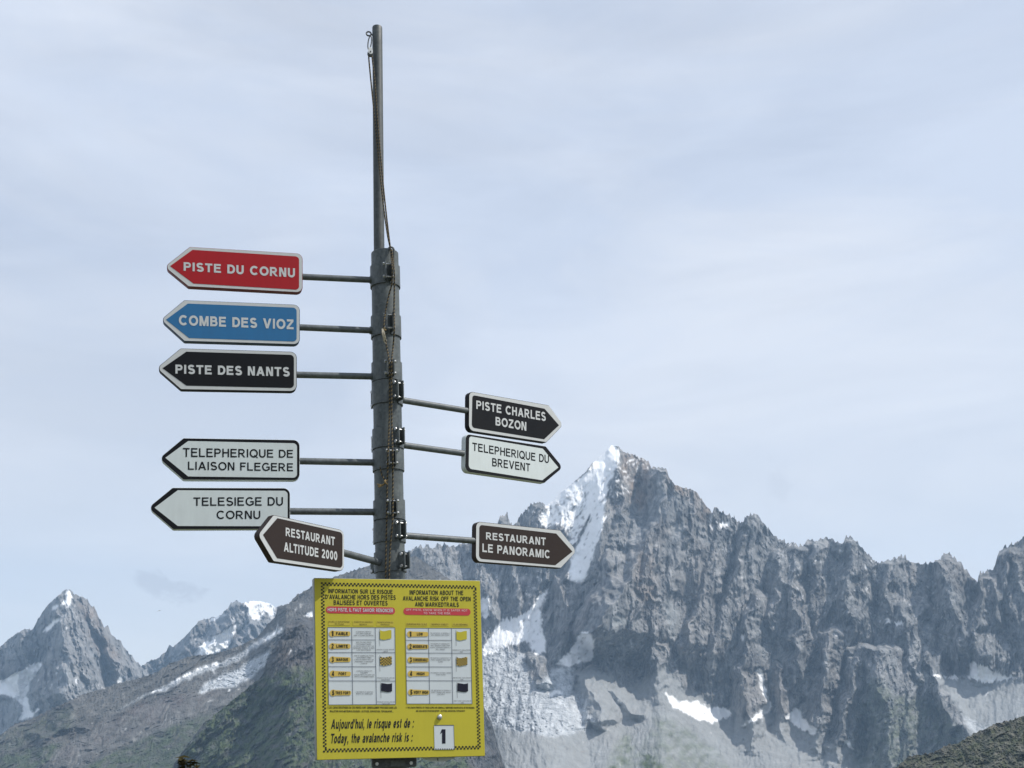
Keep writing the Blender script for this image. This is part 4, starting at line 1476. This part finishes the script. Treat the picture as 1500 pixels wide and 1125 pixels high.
heads = (((122, 250, 272, 300), (('ECHELLE EUROPEENNE', 126, 245, 275, 284), ('DE RISQUE', 160, 212, 288, 296))),
         ((264, 384, 272, 302), (('STABILITE DU MANTEAU', 270, 378, 276, 285), ('NEIGEUX', 302, 346, 290, 298))),
         ((400, 500, 275, 303), (('SIGNIFICATION DU', 405, 496, 278, 287), ('DRAPEAUX', 425, 476, 291, 299))),
         ((572, 695, 284, 304), (('EUROPEAN RISK SCALE', 576, 692, 288, 299),)), ((712, 822, 285, 305), (('SNOWPACK STABILITY', 718, 816, 289, 300),)),
         ((840, 934, 286, 306), (('FLAG MEANING', 846, 928, 290, 301),)))
for (x0, x1, y0, y1), lines in heads:
    bm = bmesh.new()
    sheet(bm, bd, [B(x0, y0), B(x1, y0 + 1), B(x1, y1 + 1), B(x0, y1)], STEP)
    hd = link('column_heading', bm, m_ofade, board)
    for t, x0, x1, y0, y1 in lines:
        write(hd, bd, t, bq(x0, x1, y0, y1, y0 + 1, y1 + 1), 2 * STEP, 0.15, m_tfoot)


def strip(bm, a, b, w, off):
    a, b = Vector(a), Vector(b)
    d = (b - a).normalized()
    p = Vector((-d.y, d.x)) * w * 0.5
    sheet(bm, bd, [tuple(a - p), tuple(b - p), tuple(b + p), tuple(a + p)], off)


def risk_table(outer, cols_top, cols_bot, rows, rows3, words, cells, caps, flags):
    (x0t, y0l), (x1t, y0r), (x1b, y1r), (x0b, y1l) = outer
    bm = bmesh.new()
    sheet(bm, bd, [B(*p) for p in outer], STEP)
    tb = link('risk_table', bm, m_bwhite, board)

    def X(c_t, c_b, y):
        return c_t + (c_b - c_t) * (y - y0l) / (y1l - y0l)
    bm = bmesh.new()
    w = 0.0021
    o = [B(*p) for p in outer]
    lay = 2 * STEP
    for i in range(4):
        strip(bm, o[i], o[(i + 1) % 4], w, lay)
        lay += 0.0001
    for ct, cb in zip(cols_top, cols_bot):
        strip(bm, B(ct, y0l + 1), B(cb, y1l - 2), w, lay)
        lay += 0.0001
    for y in rows:
        strip(bm, B(X(x0t, x0b, y), y), B(X(cols_top[1], cols_bot[1], y), y + 0.8), w, lay)
    for y in rows3:
        strip(bm, B(X(cols_top[1], cols_bot[1], y), y + 0.8), B(X(x1t, x1b, y), y + 1.2), w, lay + 0.0001)
    link('grid_lines', bm, m_line, tb)
    ys = [y0l] + list(rows) + [y1l]
    for k, (num, word) in enumerate(words):
        ym = (ys[k] + ys[k + 1]) / 2
        xs = X(x0t, x0b, ym) + 14
        bm = bmesh.new()
        cu, cv = B(xs + 12, ym)
        r_ = 0.0136
        tag_o = [(cu + r_ * math.cos(t), cv + r_ * math.sin(t)) for t in (math.radians(55 + 250 * i / 18) for i in range(19))]
        (ex0, ey0), (ex1, ey1) = B(xs + 116, ym - 12.5), B(xs + 116, ym + 13.5)
        tag_o += [(ex1 - 0.004, ey1), (ex1, ey1 + 0.004), (ex0, ey0 - 0.004), (ex0 - 0.004, ey0)]
        sheet(bm, bd, tag_o, 3 * STEP)
        tg = link('level_tag', bm, m_orange, tb)
        write(tg, bd, num, bq(xs + 6, xs + 19, ym - 14, ym + 14, ym - 14, ym + 14), 4 * STEP, 0.24, m_tblack)
        hw = min(42, 5.6 * len(word))
        write(tg, bd, word, bq(xs + 68 - hw, xs + 68 + hw, ym - 9, ym + 8.5, ym - 8.5, ym + 9), 4 * STEP, 0.24, m_tblack)
    for k, lines in enumerate(cells):
        bm = bmesh.new()
        ym = (ys[k] + ys[k + 1]) / 2
        xa, xb = X(cols_top[0], cols_bot[0], ym), X(cols_top[1], cols_bot[1], ym)
        for i, (t, fr) in enumerate(lines):
            yy = ym + (i - (len(lines) - 1) / 2) * 11.0
            hw = (xb - xa) * 0.5 * fr
            xm = (xa + xb) / 2
            lettering(bm, bd, t, bq(xm - hw, xm + hw, yy - 3.6, yy + 3.6, yy - 3.2, yy + 4), 3 * STEP, 0.14)
        link('cell_text', bm, m_tgrey, tb)
    ys3 = [y0l] + list(rows3) + [y1l]
    for k, lines in enumerate(caps):
        bm = bmesh.new()
        for i, (t, fr) in enumerate(lines):
            yy = ys3[k + 1] - 17 + i * 10.5
            xa, xb = X(cols_top[1], cols_bot[1], yy), X(x1t, x1b, yy)
            hw, xm = (xb - xa) * 0.5 * fr, (xa + xb) / 2
            lettering(bm, bd, t, bq(xm - hw, xm + hw, yy - 3.4, yy + 3.4, yy - 3, yy + 3.8), 3 * STEP, 0.15)
        link('flag_caption', bm, m_tgrey, tb)
    for (x0, x1, y0, y1, yst), kind in zip(flags, ('yellow', 'checks', 'dark')):
        bm = bmesh.new()
        strip(bm, B(x0 - 3, y0 - 6), B(x0 - 1, yst), 0.0012, 3 * STEP)
        st = link('flag_picture', bm, m_tgrey, tb)

        def wav(s, t):
            y = y0 + (y1 - y0) * t + 4.5 * math.sin(s * math.pi * 1.0) + (2.5 * math.sin(s * 6.0) if kind != 'dark' else -1.5 * math.sin(s * 6))
            return B(x0 + (x1 - x0) * s, y)
        bm = bmesh.new()
        nx, ny = (8, 6) if kind == 'checks' else (10, 1)
        base = m_yel if kind != 'dark' else m_navy
        for i in range(nx):
            for j in range(ny):
                if kind == 'checks' and (i + j) % 2:
                    continue
                sheet(bm, bd, [wav(i / nx, j / ny), wav((i + 1) / nx, j / ny), wav((i + 1) / nx, (j + 1) / ny), wav(i / nx, (j + 1) / ny)], 3.5 * STEP + (0.0004 if kind == 'checks' else 0))
        link('flag_cloth', bm, m_tblack if kind == 'checks' else base, st)
        if kind == 'checks':
            bm = bmesh.new()
            for i in range(nx):
                sheet(bm, bd, [wav(i / nx, 0), wav((i + 1) / nx, 0), wav((i + 1) / nx, 1), wav(i / nx, 1)], 3.5 * STEP)
            link('flag_cloth', bm, m_orange, st)


risk_table([(118, 312), (507, 314), (511, 757), (124, 760)], (257, 393), (263, 400), (384, 457, 539, 621), (457, 621),
           (('1', 'FAIBLE'), ('2', 'LIMITE'), ('3', 'MARQUE'), ('4', 'FORT'), ('5', 'TRES FORT')),
           ((('LE MANTEAU NEIGEUX', 0.66), ('EST BIEN STABILISE', 0.62), ('DANS LA PLUPART DES PENTES', 0.84)),
            (('DANS CERTAINES PENTES', 0.66), ('SUFFISAMMENT RAIDES', 0.62), ("LE MANTEAU NEIGEUX N'EST QUE", 0.86), ('MODEREMENT STABILISE. AILLEURS', 0.9), ('IL EST BIEN STABILISE', 0.6)),
            (('DANS DE NOMBREUSES PENTES', 0.84), ('SUFFISAMMENT RAIDES', 0.62), ("LE MANTEAU NEIGEUX N'EST QUE", 0.84), ('MODEREMENT A FAIBLEMENT', 0.78), ('STABILISE', 0.28)),
            (('LE MANTEAU NEIGEUX EST', 0.66), ('FAIBLEMENT', 0.32), ('STABILISE DANS LA PLUPART DES', 0.88), ('PENTES SUFFISAMMENT RAIDES', 0.82)),
            (("L'INSTABILITE DU MANTEAU", 0.74), ('NEIGEUX EST GENERALISEE', 0.70))),
           ((("RISQUE D'AVALANCHE", 0.88), ('LIMITE', 0.26)), (("RISQUE D'AVALANCHE", 0.9), ('IMPORTANT', 0.44)), (("RISQUE D'AVALANCHE", 0.92), ('TRES FORT', 0.42))),
           ((420, 486, 328, 378, 420), (421, 488, 480, 528, 568), (427, 490, 634, 681, 722)))
risk_table([(568, 316), (943, 318), (953, 754), (576, 754)], (701, 834), (708, 841), (386, 460, 540, 620), (460, 620),
           (('1', 'LOW'), ('2', 'MODERATE'), ('3', 'CONSIDERABLE'), ('4', 'HIGH'), ('5', 'VERY HIGH')),
           ((('THE SNOWPACK IS GENERALLY', 0.88), ('WELL BONDED AND STABLE', 0.8)),
            (('THE SNOWPACK IS MODERATELY', 0.86), ('WELL BONDED IN SOME STEEP', 0.84), ('SLOPES, OTHERWISE GENERALLY', 0.9), ('WELL BONDED', 0.4)),
            (('THE SNOWPACK IS MODERATELY TO', 0.9), ('POORLY BONDED IN MANY STEEP', 0.84), ('SLOPES', 0.2)),
            (('THE SNOWPACK IS POORLY BONDED', 0.9), ('IN MOST SLOPES', 0.42)),
            (('THE SNOWPACK IS GENERALLY', 0.9), ('POORLY BONDED AND LARGELY', 0.88), ('UNSTABLE', 0.32))),
           ((('MODERATE AVALANCHE', 0.94), ('RISK', 0.16)), (('IMPORTANT AVALANCHE', 0.92), ('RISK', 0.16)), (('VERY HIGH AVALANCHE', 0.92), ('RISK', 0.16))),
           ((862, 922, 333, 382, 420), (863, 925, 484, 530, 568), (868, 929, 634, 681, 720)))

for t, q in (('(*) LES CARACTERISTIQUES DE CES PENTES SONT GENERALEMENT PRECISEES DANS LES', bq(114, 518, 770, 783, 770, 783)),
             ('BULLETINS NIVO-METEOROLOGIQUES : ALTITUDE, EXPOSITION, TOPOGRAPHIE...', bq(132, 498, 791, 804, 792, 805)),
             ('(*) THE CHARACTERISTICS OF THESE SLOPES ARE GENERALLY MENTIONED IN MORE DETAIL IN THE REGIONAL', bq(570, 968, 770, 782, 771, 783)),
             ('AND AVALANCHE SITUATION REPORT : ALTITUDE, EXPOSITION, TOPOGRAPHY', bq(628, 912, 790, 802, 790, 802))):
    write(board, bd, t, q, STEP, 0.23, m_tblack, name='footnote_lettering')
write(board, bd, "Aujourd'hui, le risque est de :", bq(137, 618, 843, 915, 837, 907), STEP, 0.20, m_tblack, 0.26, 'sentence_lettering')
write(board, bd, 'Today, the avalanche risk is :', bq(138, 611, 926, 998, 920, 986), STEP, 0.20, m_tblack, 0.26, 'sentence_lettering')

bm = bmesh.new()
sheet(bm, bd, [B(733, 880), B(846, 879), B(850, 1018), B(736, 1019)], 2 * STEP)
win = link('risk_window', bm, m_bwhite, board)
bm = bmesh.new()
lettering(bm, bd, '1', bq(767, 799, 901, 984, 901, 983), 3 * STEP, 0.25)
link('numeral', bm, m_navy, win)
bm = bmesh.new()
strip(bm, B(731, 878.5), B(848, 877.5), 0.0026, 3 * STEP)  # dark strip paints the shadow line of a recessed slot
strip(bm, B(846.5, 879), B(850.5, 1018), 0.0016, 3 * STEP + 0.0001)
for i in range(9):
    sheet(bm, bd, [B(740 + i * 13, 1012), B(747 + i * 13, 1012), B(747 + i * 13, 1018), B(740 + i * 13, 1018)], 3 * STEP)
link('window_shade_and_print', bm, m_tgrey, win)
bm = bmesh.new()
cu, cv = B(765, 831)
tube(bm, [bd.pt(cu, cv, 0.0), bd.pt(cu, cv, 0.006), bd.pt(cu, cv, 0.009)], 0.011, 20, radii=[0.0115, 0.010, 0.006])
link('pivot_screw', bm, m_bolt, board)
# turning disc behind the board, its rim shows under the lower edge
bm = bmesh.new()
cu, cv = B(778, 852)
rim_v = (Vector(B(778, 1091)) - Vector((cu, cv))).length
slab(bm, bd, [(cu + rim_v * math.cos(t), cv + rim_v * math.sin(t)) for t in (2 * math.pi * i / 64 for i in range(64))], -0.050, 0.004, 0.0006)
dsc = link('rating_disc', bm, m_bwhite, board)
bm = bmesh.new()
lettering(bm, bd, '5', [zb(776, 1084), zb(768, 1084), zb(768, 1070), zb(776, 1070)], -0.049, 0.2)
link('numeral', bm, m_navy, dsc)
# bracket clamped round the post under the board
br = Plane(axis_at(1125) + nb * (R_POST + 0.02), nb)
bm = bmesh.new()
cb = [br.uv(*zb(374, 1060)), br.uv(*zb(632, 1052)), br.uv(*zb(634, 1118)), br.uv(*zb(377, 1127))]
slab(bm, br, rounded(cb, 0.010, 5), 0.0, 0.02)
bk = link('mounting_bracket', bm, m_dark, board)
for x, y in ((402, 1101), (600, 1096)):
    bm = bmesh.new()
    q = br.at(*zb(x, y))
    tube(bm, [q - nb * 0.002, q + nb * 0.006], 0.0075, 6)
    link('bolt', bm, m_bolt, bk)
bm = bmesh.new()
sheet(bm, br, [br.uv(*zb(482, 1083)), br.uv(*zb(566, 1080)), br.uv(*zb(568, 1112)), br.uv(*zb(484, 1115))], 0.001)
link('plate', bm, m_pole, bk)
for py in (870, 1096):
    bm = bmesh.new()
    c = axis_at(py)
    shell(bm, c - AX * 0.02, c + AX * 0.02, R_POST + 0.0008, R_POST + 0.005, 0, 2 * math.pi * 0.999, nb, AX.cross(nb).normalized(), 40)
    box(bm, c + nb * (R_POST + 0.018), AX.cross(nb).normalized(), nb, AX, 0.16, 0.030, 0.036)
    link('mounting_clamp', bm, m_dark, board)

# ==================================================================== halyard, pulley
rm, rt_, rb_ = material('rope')
al = attr(rt_, 'along')
f1 = mth(rt_, 'SINE', mth(rt_, 'ADD', mth(rt_, 'MULTIPLY', al, 330.0), mth(rt_, 'MULTIPLY', attr(rt_, 'turn'), 1.0)))
f2 = ramp(rt_, f1, [(0.30, 0.0), (0.5, 1.0)])
L(rt_, mixc(rt_, f2, (0.016, 0.015, 0.014), (0.135, 0.10, 0.045)), rb_.inputs['Base Color'])
pset(rb_, Roughness=0.85)


def catmull(pts, k=10):
    out = []
    P = [pts[0]] + pts + [pts[-1]]
    for i in range(1, len(P) - 2):
        p0, p1, p2, p3 = P[i - 1:i + 3]
        for j in range(k):
            t = j / k
            out.append(0.5 * ((2 * p1) + (p2 - p0) * t + (2 * p0 - 5 * p1 + 4 * p2 - p3) * t * t + (3 * p1 - p0 - 3 * p2 + p3) * t ** 3))
    out.append(pts[-1])
    return out


def rope_mesh(strands, r):
    vs, fs, al_, tu = [], [], [], []
    for pts in strands:
        pts = catmull(pts, 24)
        a = None
        s = 0.0
        base = len(vs)
        seg = 8
        for i, p in enumerate(pts):
            d = (pts[min(i + 1, len(pts) - 1)] - pts[max(i - 1, 0)]).normalized()
            if a is None:
                a, b, _ = frame_to(d, Vector((0, 1, 0)))
            else:
                a = (a - d * a.dot(d)).normalized()
                b = d.cross(a)
            if i:
                s += (p - pts[i - 1]).length
            for k in range(seg):
                t = 2 * math.pi * k / seg
                vs.append(p + (a * math.cos(t) + b * math.sin(t)) * r)
                al_.append(s)
                tu.append(t if k <= seg / 2 else 2 * math.pi - t)
            if i:
                o = base + (i - 1) * seg
                for k in range(seg):
                    fs.append((o + k, o + (k + 1) % seg, o + seg + (k + 1) % seg, o + seg + k))
    me = bpy.data.meshes.new('halyard_rope')
    me.from_pydata([tuple(v) for v in vs], [], fs)
    me.polygons.foreach_set('use_smooth', [True] * len(fs))
    for nm, v in (('along', al_), ('turn', tu)):
        at_ = me.attributes.new(nm, 'FLOAT', 'POINT')
        at_.data.foreach_set('value', v)
    return me


def rp(px, py, off):
    """a rope point hanging just in front of the post"""
    return on_plane(px, py, Vector((0, 5.0 - off, 0)), Y1)


fr_, up_ = 0.128, 0.045
sA = [rp(540.5, 79, up_), rp(540.3, 86, up_), rp(543, 115, up_), rp(547, 155, up_), rp(553, 215, up_), rp(561, 295, up_ + .02), rp(567, 340, up_ + .03), rp(571.4, 362, 0.062), rp(572.5, 367, 0.072),
      rp(573, 376, 0.085), rp(574.5, 392, fr_), rp(574, 415, fr_ - .02), rp(569.5, 433, .09), rp(565, 455, .1), rp(562.8, 472, fr_), rp(562.6, 487, fr_), rp(566, 506, .1), rp(570, 530, fr_), rp(570.6, 560, .1),
      rp(570.6, 600, .09), rp(569.8, 630, .1), rp(568.4, 665, fr_), rp(567.6, 690, .1), rp(567, 725, .09), rp(566.4, 760, .1), rp(565.6, 800, .1), rp(565, 842, .1), rp(565, 875, .085)]
sB = [rp(544.5, 79, up_), rp(546, 92, up_), rp(549.5, 125, up_), rp(555, 200, up_), rp(560.5, 262, up_ + .01), rp(566, 315, up_ + .02), rp(571.6, 361, 0.066), rp(574, 367, 0.078),
      rp(575, 376, 0.09), rp(577.2, 395, fr_), rp(577.6, 420, fr_ - .02), rp(577.2, 455, .1), rp(577.6, 480, fr_), rp(576, 506, .1), rp(573.6, 530, fr_), rp(573.4, 560, .1), rp(573.6, 600, .09),
      rp(574.2, 630, .1), rp(575.2, 665, fr_), rp(575.4, 700, .09), rp(575.4, 735, .1), rp(575, 765, .11), rp(572.6, 790, .1), rp(571, 815, .1), rp(570, 842, .1), rp(570, 875, .085)]
tail = [rp(557, 684, .095), rp(558, 691, .1), rp(561, 699, .1), rp(566, 706, .105), rp(563, 709, .11), rp(558.5, 711.5, .112)]
me = rope_mesh([sA, sB, tail], 0.0038)
me.materials.append(rm)
ropeo = bpy.data.objects.new('halyard_rope', me)
COL.objects.link(ropeo)
tag(ropeo, 'dark yellow-flecked rope running down the grey post', 'rope')
m_fray = paint('frayed cord', (0.50, 0.46, 0.38), 0.9, 0.1, 0.2)
m_fray2 = paint('frayed rope end', (0.22, 0.16, 0.08), 0.9, 0.1, 0.2)


def tuft(pts, r, mat, nm):
    bm = bmesh.new()
    rnd = random.Random(5)
    for k in range(9):
        j = [p + Vector((rnd.uniform(-1, 1), rnd.uniform(-1, 0.4), rnd.uniform(-1, 1))) * 0.006 * (0.4 + i * 0.5) for i, p in enumerate(pts)]
        tube(bm, catmull(j, 4), r, 5)
    o = link(nm, bm, mat)
    o.parent = ropeo
    return o


tuft([rp(560, 482, fr_ + .01), rp(562, 490, fr_ + .012), rp(564, 501, .11)], 0.0016, m_fray, 'frayed_end')
tuft([rp(562, 709, .112), rp(558, 711.5, .115), rp(554.5, 711.5, .118)], 0.0014, m_fray2, 'frayed_end')
bm = bmesh.new()
ring(bm, rp(563, 483, fr_), Vector((0.2, -0.3, 1)).normalized(), 0.006, 0.004, 1.0, Vector((1, 0, 0)), 14)
ring(bm, rp(564.5, 706, .11), Vector((1, -0.3, 0.2)).normalized(), 0.006, 0.0045, 1.0, Vector((0, 0, 1)), 14)
k_ = link('knot', bm, m_fray2)
k_.parent = ropeo

m_sheave = paint('pulley cheek', (0.70, 0.72, 0.74), 0.3, 0.5, 0.1)
P0 = on_plane(542.5, 77.5, Vector((0, 4.955, 0)), Y1)
pul = empty('pulley', P0, 'small bright pulley on a long link near the top of the post', 'pulley')
nd = Vector((0.2, -0.98, 0)).normalized()
bm = bmesh.new()
ring(bm, on_plane(541.6, 62.5, Vector((0, 4.965, 0)), Y1), nd, 0.0085, 0.0032, 5.0, Vector((0.10, 0, 1)).normalized(), 36)
link('link', bm, m_dark, pul)
bm = bmesh.new()
for s in (-1, 1):
    c = P0 + nd * (0.009 * s)
    out = []
    for i in range(24):
        t = 2 * math.pi * i / 24
        out.append((math.cos(t) * 0.0125, math.sin(t) * (0.013 if math.sin(t) < 0 else 0.030)))
    pl = Plane(c, nd)
    slab(bm, pl, out, 0.0015, 0.003, 0.0006)
link('cheek', bm, m_sheave, pul)
bm = bmesh.new()
tube(bm, [P0 - nd * 0.007 + Vector((0, 0, -0.006)), P0 + nd * 0.007 + Vector((0, 0, -0.006))], 0.0155, 20)
tube(bm, [P0 - nd * 0.014, P0 + nd * 0.0145], 0.004, 10)
link('sheave', bm, m_dark, pul)

# ==================================================================== dark plant tops just below the frame's lower edge
m_twig = paint('dry stem', (0.055, 0.040, 0.022), 0.9, 0.1, 0.3, 30.0)
m_needle = paint('dark dry foliage', (0.040, 0.036, 0.014), 0.9, 0.1, 0.4, 30.0)
FT = 24.0


def gpt(px, py, d=FT):
    v = ray(px, py)
    return CAM + v * (d / math.hypot(v.x, v.y))


gbase = gpt(279, 1150)
gz_ = -((gbase.y - 9) * 0.52 * min(1, max(0, (gbase.y - 9) / 25))) - 0.3
conif = empty('conifer', Vector((gbase.x, gbase.y, gz_)), 'dark brown conifer tips at the bottom edge left of the yellow board', 'tree')
rnd = random.Random(11)
bmt, bml = bmesh.new(), bmesh.new()
tops = [gpt(267.5, 1110), gpt(279.5, 1112.5), gpt(288, 1118)]
stem_low = Vector((gbase.x, gbase.y, gz_))
for tp_ in tops:
    fork = Vector((gbase.x, gbase.y, tp_.z - 1.4)) + Vector((rnd.uniform(-.1, .1), rnd.uniform(-.1, .1), 0))
    tube(bmt, [stem_low, fork, Vector((tp_.x, tp_.y, tp_.z - 0.7)), tp_], 0.05, 7, radii=[0.12, 0.07, 0.035, 0.006])
    for i in range(420):
        f = rnd.random() ** 0.8
        c = Vector((tp_.x, tp_.y, tp_.z - f * 2.2))
        rr = 0.02 + 0.17 * f
        a = rnd.uniform(0, 6.283)
        e = Vector((math.cos(a), math.sin(a), rnd.uniform(-0.1, 0.6)))
        p = c + e * (rr * rnd.uniform(0.1, 1.0))
        sd_ = e.cross(Vector((0, 0, 1))).normalized() * rnd.uniform(0.006, 0.20)
        tip = p + e * rnd.uniform(0.03, 0.08) + Vector((0, 0, 0.02))
        v = [bml.verts.new(p - sd_), bml.verts.new(p + sd_), bml.verts.new(tip)]
        bml.faces.new(v)
link('trunk', bmt, m_twig, conif)
link('crown', bml, m_needle, conif)

# ==================================================================== a bird far off over the left peaks
m_bird = paint('dark feathers', (0.05, 0.05, 0.055), 0.8, 0.1, 0.1)
bc = CAM + ray(233, 894.5).normalized() * 240
bm = bmesh.new()
fx_, sx_ = Vector((0.5, -0.8, 0.1)).normalized(), Vector((0.75, 0.5, 0.25)).normalized()
uz_ = fx_.cross(sx_).normalized() * -1
tube(bm, [bc - fx_ * 0.22, bc - fx_ * 0.12, bc, bc + fx_ * 0.12, bc + fx_ * 0.2], 0.05, 8, radii=[0.015, 0.05, 0.065, 0.045, 0.012])
for s in (-1, 1):
    prev = None
    for k in range(6):
        t = k / 5
        c = bc + sx_ * (s * (0.04 + 0.5 * t)) + uz_ * (0.10 * math.sin(t * 2.2)) - fx_ * (0.09 * t * t)
        ch = 0.085 * (1 - t) ** 0.6 + 0.012
        cur = [bm.verts.new(c + fx_ * ch), bm.verts.new(c + uz_ * 0.012 * (1 - t)), bm.verts.new(c - fx_ * ch), bm.verts.new(c - uz_ * 0.008 * (1 - t) - uz_ * 0.002)]
        if prev:
            for q in range(4):
                bm.faces.new((prev[q], prev[(q + 1) % 4], cur[(q + 1) % 4], cur[q]))
        else:
            bm.faces.new(cur[::-1])
        prev = cur
    bm.faces.new(prev)
tl_ = [bm.verts.new(bc - fx_ * 0.18 + sx_ * 0.02), bm.verts.new(bc - fx_ * 0.18 - sx_ * 0.02), bm.verts.new(bc - fx_ * 0.33 - sx_ * 0.06), bm.verts.new(bc - fx_ * 0.33 + sx_ * 0.06)]
bm.faces.new(tl_)
bird = link('bird', bm, m_bird, smooth=True)
me = bird.data
me.transform(Matrix.Translation(-bc))
bird.location = bc
tag(bird, 'tiny dark bird in the sky above the far left peaks', 'bird')

# ------------------------------------------------------------------ the mountain air
hz = bpy.data.materials.new('air')
hz.use_nodes = True
ht = hz.node_tree
for n in list(ht.nodes):
    ht.nodes.remove(n)
pv = N(ht, 'ShaderNodeVolumePrincipled')
pv.inputs['Color'].default_value = (0.46, 0.70, 1.0, 1)
pv.inputs['Density'].default_value = HAZE_DENSITY
ho = N(ht, 'ShaderNodeOutputMaterial')
L(ht, pv.outputs[0], ho.inputs['Volume'])
bm = bmesh.new()
bmesh.ops.create_cube(bm, size=1.0, matrix=Matrix.Translation((0, 600, 820)) @ Matrix.Diagonal((34000, 34500, 3560, 1)))
haze = link('haze', bm, hz)
tag(haze, kind='stuff')
